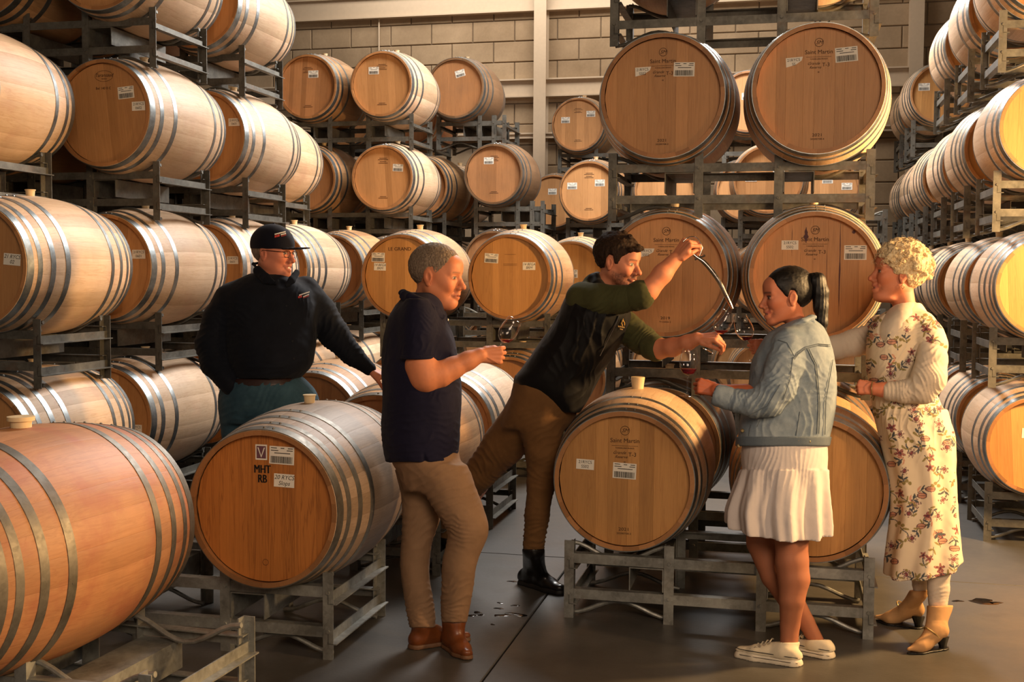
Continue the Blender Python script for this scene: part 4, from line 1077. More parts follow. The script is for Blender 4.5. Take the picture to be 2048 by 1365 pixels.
fg.arm([((700, 715, 5), 15), ((738, 739, 0), 12)], hand_pts((741, 741, 0), (.85, .42, .1), (.3, -.9, -.3), 66, -1, (28, 30, 32, 34), thumb=(20, 15, 10)))
root = fg.finish_body()
def tor1(F):
    F.loft(ST([(548, 500, 572, 0, 40), (562, 470, 600, 0, 55), (578, 445, 622, 0, 68), (600, 436, 632, 0, 76), (650, 440, 634, -2, 86), (700, 446, 631, -8, 96), (735, 452, 622, -10, 100), (758, 462, 600, -8, 92)]), power=2.2, cap=3)
    F.chain([((458, 598, -4), 30), ((438, 640, -14), 33), ((424, 688, -22), 33), ((430, 725, -34), 30), ((452, 756, -46), 24), ((464, 776, -50), 19)], k=16, kk=8)
    F.chain([((610, 582, 10), 30), ((640, 625, 14), 32), ((668, 668, 12), 30), ((702, 708, 6), 22), ((738, 738, 0), 14)], k=16, kk=8)
    F.cone((545, 500, -5), (551, 575, -10), 33, 20, 4, sub=True)
    F.cone((566, 560, -60), (572, 585, -110), 10, 14, 6, sub=True)
WR1 = [((425, 690, -30), 55, (.3, 1, 0), 11, 3.0), ((450, 745, -45), 35, (.5, 1, 0), 9, 2.5), ((660, 660, 0), 45, (.8, .6, 0), 11, 3.0), ((700, 705, 0), 35, (.8, .6, 0), 9, 2.2), ((465, 640, -60), 40, (-.6, 1, 0), 13, 3.0), ((600, 600, -60), 30, (1, .1, 0), 9, 1.8), ((530, 745, -90), 60, (.1, 1, 0), 12, 2.0)]
sh = fg.piece('shirt', ((370, 520, -150), (770, 800, 130)), 2.6, tor1, M['navyshirt'], WR1, 1.6, 10); SLV1 = fg.lv
def col1(F):
    for a, b_, c in (((507, 527, -8), (522, 553, -52), (541, 567, -66)), ((541, 567, -66), (552, 566, -72), (556, 562, -70))):
        F.cone(a, b_, 3, 3.5, 2, flat=((0, 0, 1), .6)); F.cone(b_, c, 3.5, 3, 3, flat=((0, 0, 1), .6))
    F.cone((506, 529, -6), (518, 526, 30), 3, 3, 3); F.chain([((514, 540, -38), 10), ((532, 558, -60), 11), ((544, 563, -68), 5)], k=4, flat=((-.5, -.4, -.75), .3))
    F.chain([((594, 545, -35), 7), ((584, 560, -55), 8), ((573, 571, -62), 5)], k=4, flat=((.5, -.4, -.75), .35))
fg.piece('collar', ((480, 500, -100), (620, 590, 60)), 1.8, col1, M['navyshirt'], parent=sh)
for i, (u, v_) in enumerate(((573, 612), (580, 648), (585, 683), (588, 718))):
    b = MB(); b.lathe([(.0, 0), (.0055, 0), (.005, .0025), (.0, .0025)], 12, 'Y'); link('button', b.mesh('button', M['black_plastic']), sh, fg.at(fg.snap(u, v_, 1.0, SLV1)), (0, 0, YAW))
def ln_text(fg, par, s, size, p, rz, mat, yaw, name='lettering', tilt=0, sx=1):
    o = text_obj(name, s, size, par, fg.at(p), mat, (PI / 2 + tilt, rz, yaw), depth=.0008, bold=.0004, sx=sx); return o
ln_text(fg, sh, 'BAROSSAKELLER', .0105, (608, 589, -68), -.12, M['white_thread'], YAW + .35) if False else None
def logo(fg, par, p, s, yaw, rz, tilt=0):
    e = [fg.at(p)]
    o = link('embroidered_logo', None, par, e[0], (PI / 2 + tilt, rz, yaw)); o.empty_display_size = .01
    return o
def jeans1(F):
    F.loft(ST([(752, 452, 604, 0, 84), (785, 440, 632, -5, 90), (815, 437, 640, -4, 84), (850, 444, 634, -2, 70)]), power=2.2)
    F.chain([((482, 800, 0), 44), ((482, 860, 8), 40), ((486, 930, 12), 30), ((490, 1005, 2), 24)], k=10, kk=6); F.chain([((586, 800, -6), 44), ((600, 860, -4), 38), ((598, 930, 2), 30), ((594, 1005, -2), 24)], k=10, kk=6)
fg.piece('jeans', ((420, 740, -120), (670, 1030, 110)), 3.2, jeans1, M['jeans1'], [((540, 815, -70), 60, (1, .6, 0), 14, 3.0), ((470, 830, -60), 50, (.4, 1, 0), 14, 2.5), ((610, 810, -60), 40, (-.5, 1, 0), 12, 2.5)], 1.2, 10)
def belt1(F): F.loft(ST([(757, 450, 608, 0, 88), (774, 446, 616, -2, 91)]), power=2.2, cap=2)
fg.piece('belt', ((430, 745, -120), (640, 785, 110)), 2.6, belt1, M['belt'])
hair_piece(fg, hd, (-.075, 0, .10), (.44, .345, .36), [(-.6, -.26), (-.3, -.26), (-.14, -.12), (-.05, .05), (.05, .02), (.1, .2), (.6, .4)], hairmat('grey_brown_hair', '#5a4638', '#84705e'), tuft=.006)
def cap1(F):
    F.ell((-.065, 0, .17), (.475, .375, .40)); X = F.lo[2] + F.c * np.arange(F.n[2]); XX = F.lo[0] + F.c * np.arange(F.n[0])
    zl = (.075 + .05 * np.clip(XX, -1, .4) * 1.0)[:, None, None]; F.F = np.maximum(F.F, (zl - X[None, None, :]).astype(np.float32))
    F.cone((-.06, 0, .56), (-.06, 0, .575), .03, .025, .01)
    F.ell((.50, 0, .115), (.30, .29, .016), .02, rot=np.array([[.96, 0, .12], [0, 1, 0], [-.12, 0, .96]]).T)
def keep_cap(v):
    global cp_local
    cp_local = v; return v
cp = fg.piece('cap', ((-.7, -.5, -.1), (.9, .5, .7)), .014, cap1, M['capcloth'], hd=hd, amp=0, post=keep_cap)
def head_prim(hd, fg): return lambda p: Vector(hd.world(np.array(p, float))[0] - fg.base)
# glasses: two rims and an arm along the near temple
hp = head_prim(hd, fg)
gl = link('glasses', None, fg.root)
for s_ in (1, -1):
    pts = []
    for q in range(21):
        a = 2 * PI * q / 20; ca, sa = math.cos(a), math.sin(a); sq = (abs(ca) ** 4 + abs(sa) ** 4) ** -.25
        pts.append(hp((.415 - .02 * abs(s_ * .14 + .085 * ca * sq) / .14, s_ * .135 + .088 * ca * sq, -.005 + .062 * sa * sq)))
    b = MB(); b.tube(pts, .0016, 6, caps=False); link('rim', b.mesh('rim', M['black_plastic']), gl)
    b = MB(); b.add([tuple(p) for p in pts[:-1]], [tuple(range(20))]); link('lens', b.mesh('lens', M['lens'], smooth=False), gl) if False else None
    b = MB(); b.tube([hp((.39, s_ * .225, .035)), hp((.2, s_ * .33, .04)), hp((-.04, s_ * .36, .045)), hp((-.1, s_ * .36, -.02))], .0018, 6); link('temple', b.mesh('temple', M['black_plastic']), gl)
b = MB(); b.tube([hp((.412, -.048, .02)), hp((.43, 0, .03)), hp((.412, .048, .02))], .0016, 6); link('bridge', b.mesh('bridge', M['black_plastic']), gl)
# embroidered marks: two short rows of letters with a red patch
def patch_text(hp_or_at, par, org, ex, ez, lines, mats):
    """flat lettering on the plane org + a*ex + b*ez (world vectors)"""
    ex, ez = Vector(ex).normalized(), Vector(ez).normalized(); ey = ez.cross(ex)
    for (t_, sz, a, c, mt) in lines:
        o = text_obj('embroidery', t_, sz, par, (0, 0, 0), mats[mt], bold=.0003, depth=.0006)
        Rm = Matrix([[ex[0], ez[0], -ey[0] if False else ex.cross(ez)[0]], [ex[1], ez[1], ex.cross(ez)[1]], [ex[2], ez[2], ex.cross(ez)[2]]]).to_4x4()
        o.matrix_local = Matrix.Translation(Vector(org) + ex * a + ez * c) @ Rm
def stitches(fg_, par, rows, lv=None, hpf=None):
    """unreadably small embroidered lettering: short raised stitches (u0, v0, u1, v1, count, height, material)"""
    for (u0, v0, u1, v1, n, hgt, mt) in rows:
        b = MB()
        for q in range(n):
            f0, f1 = (q + .12) / n, (q + .80) / n
            A_ = fg_.snap(u0 + (u1 - u0) * f0, v0 + (v1 - v0) * f0, .5, lv); B_ = fg_.snap(u0 + (u1 - u0) * f1, v0 + (v1 - v0) * f1, .5, lv)
            w_ = min(A_[2], B_[2]); A_, B_ = fg_.at((A_[0], A_[1], w_)), fg_.at((B_[0], B_[1], w_))
            up_ = Vector((0, 0, hgt * fg_.fr.m * .5)); dn = Vector((0, .003, 0))
            b.add([A_ - up_, B_ - up_, B_ + up_, A_ + up_, A_ - up_ + dn, B_ - up_ + dn, B_ + up_ + dn, A_ + up_ + dn], [(0, 1, 2, 3), (4, 5, 6, 7), (0, 1, 5, 4), (2, 3, 7, 6), (0, 3, 7, 4), (1, 2, 6, 5)])
        link('embroidery', b.mesh('embroidery', M[mt], smooth=False), par)
stitches(fg, sh, [(598, 591, 619, 584, 9, 2.2, 'white_thread'), (596, 595, 604, 593, 2, 4.0, 'red_thread'), (606, 594, 618, 589, 5, 2.0, 'white_thread'), (606, 596.5, 618, 592, 5, 1.2, 'red_thread')], lv=SLV1)
cl_ = hd.loc(cp_local)
stitches(fg, cp, [(549, 469, 571, 463.5, 9, 2.2, 'white_thread'), (549, 473.5, 559, 471, 3, 4.2, 'red_thread'), (561, 470, 572, 467, 4, 2.2, 'white_thread'), (562, 473, 572, 470, 4, 1.2, 'red_thread')], lv=cl_)

# ================================================================== man in the navy polo
M['polo'] = cloth('navy_pique', '#171629', '#1e1c33', weave=600, scale=8, bumpy=.35)
M['chino'] = cloth('tan_chino', '#96765a', '#7a5f47', weave=700, scale=9, bumpy=.3)
M['tanboot'] = cloth('tan_leather', '#7c431f', '#502812', rough=.36, weave=90, scale=18, sheen=0)
M['tansole'] = plain('brown_sole', '#6a4930', .6); M['darkgusset'] = cloth('dark_elastic', '#2a1c16')
fg = Fig(5.05, (870, 1290), 'grey-haired person in navy polo and tan chinos tilting a wine glass', '#d48a60')
hd = Head(fg.fr, (876, 552, 0), 124, 68, 9, -2)
G2 = dict(w=1.02, jaw=1.12, fat=.7, skin='#c67e58', lip='#a4543f', squint=.75, lip_a=.6, browc='#6e4c34', brow_a=.75, nose=1.0, neck=[((-.10, 0, -.28), (-.22, 0, -.85), .225, .26), ((.05, 0, -.36), (-.08, 0, -.75), .12, .18)])
fg.head(hd, G2)
fg.core(lambda F: (F.loft(ST([(620, 800, 880, 0, 50), (700, 790, 890, 0, 70), (800, 790, 900, 0, 60), (930, 810, 900, 0, 55)])), F.chain([((880, 930, -35), 30), ((925, 1050, -55), 22), ((915, 1120, -40), 20), ((906, 1235, -8), 12)]), F.chain([((845, 930, 30), 26), ((834, 1060, 30), 18), ((845, 1235, 10), 12)])), 5, ((760, 590, -110), (960, 1290, 110)))
fg.arm([((836, 690, -84), 29), ((842, 732, -86), 31), ((851, 753, -84), 32), ((880, 748, -80), 26), ((905, 737, -76), 21.5), ((936, 722, -72), 18), ((960, 711, -68), 15)],
       hand_pts((963, 711, -68), (1, .0, .12), (.05, 0, -1), 80, 1, (62, 66, 68, 70), thumb=(8, 28, 25)), k=9)
root = fg.finish_body()
def tor2(F):
    F.loft(ST([(585, 812, 872, 0, 38), (600, 800, 884, 0, 62), (618, 786, 890, 0, 84), (645, 774, 897, 0, 96), (670, 768, 906, -2, 98), (700, 764, 913, -4, 98), (740, 763, 920, -4, 96), (780, 765, 923, -4, 93), (820, 764, 922, -2, 90), (860, 762, 920, 0, 90), (900, 766, 918, 0, 92), (925, 771, 917, 0, 92)]), cap=3, power=2.2)
    F.loft(ST([(598, 812, 858, -58, 30), (620, 804, 868, -72, 36), (650, 801, 874, -80, 38), (690, 800, 872, -84, 38), (718, 801, 869, -85, 38)]), k=12, cap=2)
    F.chain([((838, 625, 70), 34), ((850, 700, 75), 32)], k=12)
    F.cone((846, 560, 0), (852, 606, -4), 36, 24, 3, sub=True); F.cone((880, 600, -18), (896, 640, -8), 9, 5, 3, sub=True)
    F.cone((852, 936, -92), (847, 906, -92), 9, 1.5, 2, sub=True)
WR2 = [((800, 870, -60), 60, (.15, 1, 0), 15, 3.0), ((885, 880, -60), 45, (.2, 1, 0), 14, 3.5), ((845, 700, -100), 40, (.9, .5, 0), 14, 2.2), ((880, 760, -60), 45, (.7, 1, 0), 20, 2.5), ((790, 700, -30), 50, (1, .3, 0), 20, 2), ((860, 650, -100), 26, (.6, -1, 0), 9, 2.0)]
sh = fg.piece('polo_shirt', ((735, 560, -140), (950, 945, 130)), 2.4, tor2, M['polo'], WR2, 1.3, 10); PLV = fg.lv
def col2(F):
    F.chain([((806, 584, 24), 7), ((805, 585, -20), 8), ((820, 592, -54), 9), ((846, 604, -68), 9), ((870, 619, -60), 8), ((887, 633, -34), 5)], k=4, flat=((-.3, -.9, 0), .7))
    F.chain([((808, 592, -40), 10), ((830, 605, -68), 13), ((858, 620, -76), 13), ((884, 634, -56), 7)], k=6, flat=((-.2, -.5, -.8), .4))
fg.piece('collar', ((785, 560, -90), (905, 650, 60)), 1.8, col2, M['polo'], parent=sh)
fg.piece('placket', ((870, 600, -60), (925, 690, 30)), 1.8, lambda F: F.chain([((888, 626, -22), 7), ((897, 650, -20), 6.5), ((903, 668, -20), 5)], flat=((1, -.4, 0), .4)), M['polo'], parent=sh)
def hem2(F): F.loft(ST([(711, 798.5, 871, -85, 40), (719, 799, 870, -85, 40)]), cap=1)
fg.piece('sleeve_hem', ((780, 700, -140), (890, 730, -30)), 1.8, hem2, M['polo'], parent=sh)
for u, v_ in ((882, 622), (893, 640)):
    b = MB(); b.lathe([(.0, 0), (.005, 0), (.0045, .002), (.0, .002)], 12, 'X'); link('button', b.mesh('button', M['paper']), sh, fg.at((u + 3, v_, -30)))
def tro2(F):
    F.loft(ST([(880, 774, 916, 0, 84), (922, 783, 922, 0, 86), (958, 800, 944, -4, 76), (985, 808, 950, -6, 62)]), power=2.2, k=0)
    F.loft(ST([(930, 822, 934, -40, 46), (960, 834, 946, -44, 46), (990, 850, 957, -48, 45), (1020, 868, 968, -52, 44), (1045, 884, 976, -56, 42), (1065, 894, 977, -57, 40), (1090, 892, 969, -52, 38), (1116, 885, 957, -46, 37), (1150, 883, 950, -38, 35), (1183, 882, 946, -28, 33), (1215, 881, 940, -18, 31), (1246, 883, 934, -10, 29)]), k=14, cap=2)
    F.loft(ST([(940, 790, 880, 40, 46), (1000, 803, 884, 38, 45), (1040, 804, 880, 34, 42), (1089, 802, 864, 28, 38), (1133, 800, 859, 22, 35), (1183, 806, 863, 16, 33), (1217, 811, 870, 12, 31), (1256, 819, 872, 8, 29)]), k=8, cap=2)
    F.F[:] = F.F
WRT = [((880, 985, -80), 60, (.5, 1, 0), 17, 3.0), ((905, 1060, -80), 34, (-.25, 1, 0), 10, 3.2), ((905, 1185, -40), 40, (.2, 1, 0), 13, 3.0), ((905, 1228, -20), 26, (-.1, 1, 0), 8, 3.0), ((838, 1215, 0), 40, (.3, 1, 0), 11, 3.5), ((842, 1240, 0), 26, (-.2, 1, 0), 8, 3.0), ((835, 1060, 10), 45, (.4, 1, 0), 15, 2.6), ((830, 960, -20), 50, (-.7, 1, 0), 17, 3)]
fg.piece('trousers', ((755, 865, -120), (1000, 1270, 110)), 2.6, tro2, M['chino'], WRT, 1.2, 10)
shoe(fg, (893, 1291), (938, 1322), (907, 1244, -6), 23, M['tanboot'], M['tansole'], w=.047, h=.066, sole_h=.018, toe_r=.62)
shoe(fg, (817, 1299), (940, 1281), (845, 1250, 8), 23, M['tanboot'], M['tansole'], w=.045, h=.066, sole_h=.02, toe_r=.55)
hair_piece(fg, hd, (-.075, 0, .145), (.445, .335, .385), [(-.6, -.30), (-.36, -.28), (-.2, -.20), (-.13, -.04), (-.07, .12), (.02, .12), (.06, -.02), (.12, -.02), (.15, .12), (.22, .20), (.27, .33), (.34, .38), (.6, .40)], hairmat('greying_hair', '#5a493c', '#94826f', .7, (1, 1, .35), 230, .5, .1), tuft=.007, tsc=.022, yline=-.05)
wine_glass('wine glass tipped in the navy polo man\'s raised hand', fg.fr, (1018, 661, -62), (28, -50, 4), .16, .98)

# ================================================================== man in the vest, pouring
M['olive'] = cloth('olive_cotton', '#4a4a2c', '#38381f', weave=600, scale=10)
M['vest'] = cloth('black_vest', '#0d0c0d', '#151213', rough=.6, weave=300, scale=10)
M['brownpant'] = cloth('brown_work_trousers', '#7a5734', '#5c3f25', weave=600, scale=10, bumpy=.35)
M['blackboot'] = cloth('black_leather', '#100d0c', '#1c1614', rough=.3, weave=60, scale=16, sheen=0); M['blacksole'] = plain('black_sole', '#0d0b0a', .6)
M['gold'] = plain('gold_thread', '#d0a050', .5); M['steel'] = metal('polished_steel', '#d8cfc6', '#a89a90', 10, 1.0, .16, spangle=False)
fg = Fig(5.72, (1080, 1180), 'dark-haired person in black vest and olive shirt leaning over to pour', '#cf8864')
hd = Head(fg.fr, (1238, 525, -10), 106, 63, 6, 4)
G3 = dict(w=.95, jaw=.98, skin='#c48060', lip='#a45042', beard='#3c2a20', beard_a=.75, browc='#2e1e16', brow_a=.85, nose=1.15, iris='#5a6a5e', open=.25, neck=[((-.12, 0, -.28), (-.36, 0, -.72), .20, .235), ((.0, 0, -.36), (-.2, 0, -.68), .12, .16)])
fg.head(hd, G3)
fg.core(lambda F: (F.loft(ST([(600, 1160, 1240, 10, 45), (700, 1110, 1200, 20, 50), (800, 1060, 1150, 30, 50), (860, 1060, 1130, 40, 45)])), F.chain([((1090, 860, 10), 30), ((1078, 1000, 40), 20), ((1070, 1110, 60), 15)]), F.chain([((1050, 850, 60), 30), ((970, 950, 150), 22), ((900, 1060, 300), 16)])), 5, ((860, 580, -60), (1260, 1140, 340)))
fg.arm([((1240, 600, -72), 20), ((1280, 592, -80), 21), ((1296, 583, -80), 20), ((1325, 548, -76), 19), ((1350, 520, -70), 15)], hand_pts((1353, 516, -70), (.55, -.72, -.1), (-.62, -.42, -.6), 80, -1, (62, 66, 70, 74), thumb=(10, 30, 30)), k=8)
fg.arm([((1302, 694, -36), 19), ((1318, 698, -52), 20), ((1345, 695, -80), 18), ((1375, 686, -110), 15), ((1395, 678, -125), 13)], hand_pts((1398, 678, -126), (1, -.06, -.25), (-.1, -.85, -.5), 74, -1, (45, 50, 55, 60), thumb=(15, 20, 20)), k=8)
root = fg.finish_body()
def shi3(F):
    F.chain([((1165, 598, -30), 34), ((1200, 600, -56), 32), ((1240, 600, -70), 28), ((1276, 594, -78), 26)], k=10, kk=6)
    F.cone((1276, 594, -78), (1286, 592, -80), 26, 25, 0)
    F.chain([((1215, 625, 34), 30), ((1250, 655, 24), 32), ((1284, 680, -8), 29), ((1312, 697, -44), 24)], k=8, kk=6)
    F.chain([((1190, 572, 0), 26), ((1180, 600, 20), 40)], k=10)
    F.cut((.90, .38, 0), 1292 * .90 + 600 * .38 + 0) if False else None
WR3 = [((1265, 600, -90), 34, (1, .3, 0), 9, 3.0), ((1200, 612, -80), 40, (.6, 1, 0), 12, 2.2), ((1290, 690, -40), 36, (.8, .6, 0), 9, 3.0), ((1255, 665, 0), 36, (.5, 1, 0), 12, 2.2)]
sh = fg.piece('shirt', ((1100, 535, -140), (1350, 745, 110)), 2.4, shi3, M['olive'], WR3, 1.2, 9)
def cuffs3(F):
    F.cone((1272, 594, -77), (1282, 590, -79), 29, 30, 2); F.cone((1284, 590, -79), (1300, 582, -80), 22, 22, 2, sub=True)
    F.cone((1302, 694, -36), (1312, 698, -46), 26, 26, 2); F.cone((1314, 699, -48), (1330, 702, -62), 20, 20, 2, sub=True)
fg.piece('rolled_cuff', ((1230, 545, -130), (1350, 745, 10)), 2.0, cuffs3, M['olive'], amp=1.2, sc=6, parent=sh)
def vest3(F):
    F.loft(ST([(566, 1176, 1216, 0, 40), (582, 1140, 1236, 4, 62), (600, 1128, 1252, 6, 76), (625, 1117, 1262, 8, 84), (650, 1104, 1260, 10, 86), (680, 1083, 1246, 14, 86), (705, 1066, 1230, 18, 86), (735, 1045, 1212, 22, 84), (765, 1027, 1195, 26, 82), (795, 1062, 1180, 30, 78), (826, 1120, 1160, 34, 66)]), power=2.2, cap=3)
    F.cone((1165, 600, -90), (1230, 600, -130), 27, 34, 6, sub=True)
    F.cone((1212, 540, -10), (1204, 580, -4), 26, 18, 3, sub=True)
    F.cut((-.475, .88, 0), (-.475 * 1023 + .88 * 768))
vs = fg.piece('vest', ((1000, 540, -120), (1290, 850, 150)), 2.5, vest3, M['vest'], [((1220, 700, -60), 90, (1, .35, 0), 26, 5.0), ((1150, 690, -60), 60, (1, -.4, 0), 24, 3.0), ((1190, 770, -50), 50, (1, .5, 0), 18, 4.0)], 1.3, 12); VLV = fg.lv
fg.piece('collar', ((1170, 530, -70), (1250, 620, 60)), 1.8, lambda F: (F.chain([((1192, 552, 26), 11), ((1186, 556, -14), 12), ((1194, 568, -36), 12), ((1212, 582, -44), 11), ((1232, 592, -36), 7)], k=6, flat=((-.4, -.8, 0), .7)), F.chain([((1190, 566, -20), 10), ((1206, 584, -38), 10), ((1226, 600, -38), 7)], k=5, flat=((-.3, -.5, -.8), .4))), M['vest'], parent=vs)
b = MB(); b.tube([fg.at(fg.snap(u, v_, .8, VLV)) for u, v_ in ((1238, 632), (1233, 645), (1227, 658), (1220, 672), (1213, 686), (1206, 700), (1200, 712))], .0026, 6); link('zip', b.mesh('zip', M['steel']), vs)
q3 = lambda u, v_: fg.at(fg.snap(u, v_, 1.0, VLV))
b = MB(); b.tube([q3(*p) for p in ((1245, 652), (1243, 647), (1245.5, 640), (1249, 646), (1249, 651))], .0026, 5); b.tube([q3(1245.5, 643), q3(1246.5, 637.5)], [.003, .0015], 5); link('flame_emblem', b.mesh('flame_emblem', M['gold']), vs)
stitches(fg, vs, [(1236, 653, 1249.5, 655.5, 4, 3.0, 'gold'), (1239, 658, 1247, 660, 1, 2.0, 'gold')], lv=VLV)
def pant3(F):
    F.loft(ST([(748, 1030, 1150, 30, 74), (790, 1022, 1160, 34, 78), (830, 1010, 1152, 40, 74), (860, 1004, 1136, 46, 60)]), power=2.2)
    F.chain([((1082, 850, 10), 46), ((1088, 905, 14), 36), ((1082, 970, 26), 27), ((1074, 1032, 40), 24), ((1067, 1092, 54), 22)], k=14, kk=8)
    F.chain([((1050, 840, 60), 48), ((1008, 890, 100), 42), ((962, 945, 150), 33), ((925, 995, 215), 27), ((893, 1060, 290), 24)], k=14, kk=8)
fg.piece('trousers', ((850, 735, -70), (1185, 1125, 350)), 3.0, pant3, M['brownpant'], [((1075, 870, 0), 50, (.4, 1, 0), 13, 3.0), ((985, 930, 110), 50, (.8, -.6, 0), 12, 3.2), ((945, 965, 180), 40, (.8, -.6, 0), 9, 3.0), ((1070, 1060, 40), 40, (.2, 1, 0), 11, 3.5), ((1067, 1085, 50), 22, (-.1, 1, 0), 7, 3.0), ((1085, 960, 20), 40, (-.4, 1, 0), 14, 2.5)], 1.3, 9)
shoe(fg, (1040, 1166), (1128, 1191), (1066, 1098, 56), 21, M['blackboot'], M['blacksole'], w=.048, h=.07, sole_h=.026, toe_r=.7)
shoe(fg, (880, 1120), (932, 1134), (890, 1068, 296), 20, M['blackboot'], M['blacksole'], w=.046, h=.07, sole_h=.026, toe_r=.7)
hair_piece(fg, hd, (-.085, 0, .175), (.47, .355, .405), [(-.6, -.26), (-.38, -.30), (-.2, -.24), (-.14, -.02), (-.08, .12), (.02, .12), (.06, -.05), (.12, -.05), (.16, .14), (.24, .20), (.34, .19), (.42, .24), (.6, .3)], hairmat('dark_brown_hair', '#1c130e', '#352418', .7, (1, 1, .4), 160, .5, .15), tuft=.015, tsc=.06, yline=-.06,
           extra=lambda F: [F.ell(c_, (.06, .06, .05), .04) for c_ in ((.34, 0, .36), (.36, -.12, .31), (.30, -.2, .28), (.37, .1, .33), (.2, -.1, .52), (0, 0, .57), (.39, -.05, .30))])
# the wine thief: a bent metal tube with a hooked handle
t = thing('wine_thief', 'curved steel wine thief in the vested man\'s raised fist', 'wine thief', fg.fr.to((1400, 510, -70))[0])
lo_ = lambda p: Vector(fg.fr.to(p)[0]) - t.location
def smooth(pts, rs=None, n=6):
    q = np.array([list(p) for p in pts], float); o = []; r = []
    for i in range(len(q) - 1):
        p0, p1, p2, p3 = q[max(i - 1, 0)], q[i], q[i + 1], q[min(i + 2, len(q) - 1)]
        for k in range(n):
            f = k / n; o.append(.5 * (2 * p1 + (p2 - p0) * f + (2 * p0 - 5 * p1 + 4 * p2 - p3) * f * f + (3 * p1 - p0 - 3 * p2 + p3) * f ** 3))
            if rs: r.append(rs[i] * (1 - f) + rs[i + 1] * f)
    o.append(q[-1]); r.append(rs[-1] if rs else 0); return o, r
tp, tr_ = smooth([lo_(p) for p in ((1372, 494, -72), (1390, 512, -72), (1407, 524, -72), (1424, 543, -72), (1439, 565, -72), (1450, 588, -71), (1459, 606, -70), (1465, 618, -70))], [.004, .0075, .0105, .0115, .0115, .011, .0095, .005])
b = MB(); b.tube(tp, tr_, 14); tb = link('tube', b.mesh('tube', M['steel'], 60), t)
tp, _ = smooth([lo_(p) for p in ((1366, 484, -76), (1374, 477, -76), (1386, 474, -74), (1396, 479, -73), (1404, 495, -72), (1402, 504, -72), (1399, 514, -72), (1404, 524, -72))])
b = MB(); b.tube(tp, .0035, 8); link('handle', b.mesh('handle', M['steel'], 60), t)
b = MB(); b.tube([lo_((1389, 519, -72)), lo_((1410, 511, -72))], .006, 8); link('clamp', b.mesh('clamp', M['steel']), t)
wine_glass('wine glass under the tip of the wine thief, held from the left', fg.fr, (1447, 645, -140), (16, -30, -3), .2, 1.0, 'raised wine glasses')

# ================================================================== woman in the denim jacket
def denim_mat():
    m = NT('faded_denim'); ob = m.obj(); n1 = m.noise(ob, 7, 5, .65); n2 = m.noise(ob, 500, 2, .5); n3 = m.noise(ob, 26, 4, .7)
    c = m.mix(m.ramp(n1, [(.35, (0, 0, 0)), (.65, (1, 1, 1))]), srgb('#6f7f8d'), srgb('#949fa6')); c = m.mix(m.math('MULTIPLY', m.ramp(n3, [(.5, (0, 0, 0)), (.75, (1, 1, 1))]), .4), c, srgb('#506272'))
    c = m.mix(m.math('MULTIPLY', n2, .25), c, srgb('#666e74')); m.bump(m.math('ADD', n3, n2), .35, .003); return m.set(Base_Color=c, Roughness=.85)
M['denim'] = denim_mat()
M['denim_dark'] = cloth('denim_seam', '#5f6a74', '#757e85')
M['whiteskirt'] = cloth('white_cotton', '#d8cdc8', '#c8bdb8', weave=900, scale=6, mixamt=.3)
M['canvas'] = cloth('cream_canvas', '#e6d8bc', '#d8c9ab', weave=500); M['rubber'] = plain('white_rubber', '#ddd0b8', .5, var=.05); M['stripe'] = plain('black_stripe', '#1b1d26', .5)
M['brass'] = metal('brass_button', '#c9b184', '#a58c5c', 20, .9, .35, spangle=False)
fg = Fig(4.93, (1560, 1325), 'smiling person with black ponytail, denim jacket, white skirt and cream sneakers', '#b86440')
hd = Head(fg.fr, (1572, 594, 0), 116, -74, 7, 3)
G4 = dict(w=.93, jaw=.9, skin='#bd7656', lip='#b05450', smile=.9, open=.5, squint=.5, lash=1, browc='#2c1c16', brow_a=.8, nose=.85, brow=.8, neck=[((-.10, 0, -.28), (-.22, 0, -.75), .165, .19)])
fg.head(hd, G4)
fg.core(lambda F: F.loft(ST([(655, 1580, 1640, 0, 50), (700, 1560, 1640, 0, 60), (850, 1520, 1620, 0, 55), (980, 1510, 1640, 0, 70)])), 5, ((1470, 640, -110), (1690, 1010, 110)))
wn, wf = fg.fr.wfloor(1575, 1325), fg.fr.wfloor(1640, 1312)
fl2 = Field((1470, 960, -90), (1680, 1335, 100), 2.0)
fl2.chain([((1578, 980, -30), 52), ((1584, 1090, -34), 33), ((1584, 1125, -34), 33.5), ((1588, 1160, -33), 32), ((1584, 1200, -32), 26), ((1580, 1250, wn - 4), 20), ((1578, 1288, wn), 18)], k=4)
fl2.chain([((1535, 980, 35), 52), ((1524, 1085, 30), 31), ((1550, 1150, 28), 29), ((1582, 1200, 26), 25), ((1612, 1245, wf), 17), ((1634, 1285, wf), 15)], k=4)
v, f = fl2.net(); fg.skinpart(relax(v, f, 2, .5), f, np.tile(lin('#a4694c'), (len(v), 1)))
fg.arm([((1490, 790, -70), 22), ((1440, 785, -76), 15), ((1432, 782, -76), 14)], hand_pts((1432, 781, -76), (-1, -.28, .05), (.05, -.25, -1), 72, -1, (58, 62, 66, 70), thumb=(5, 25, 20)), k=6)
root = fg.finish_body()
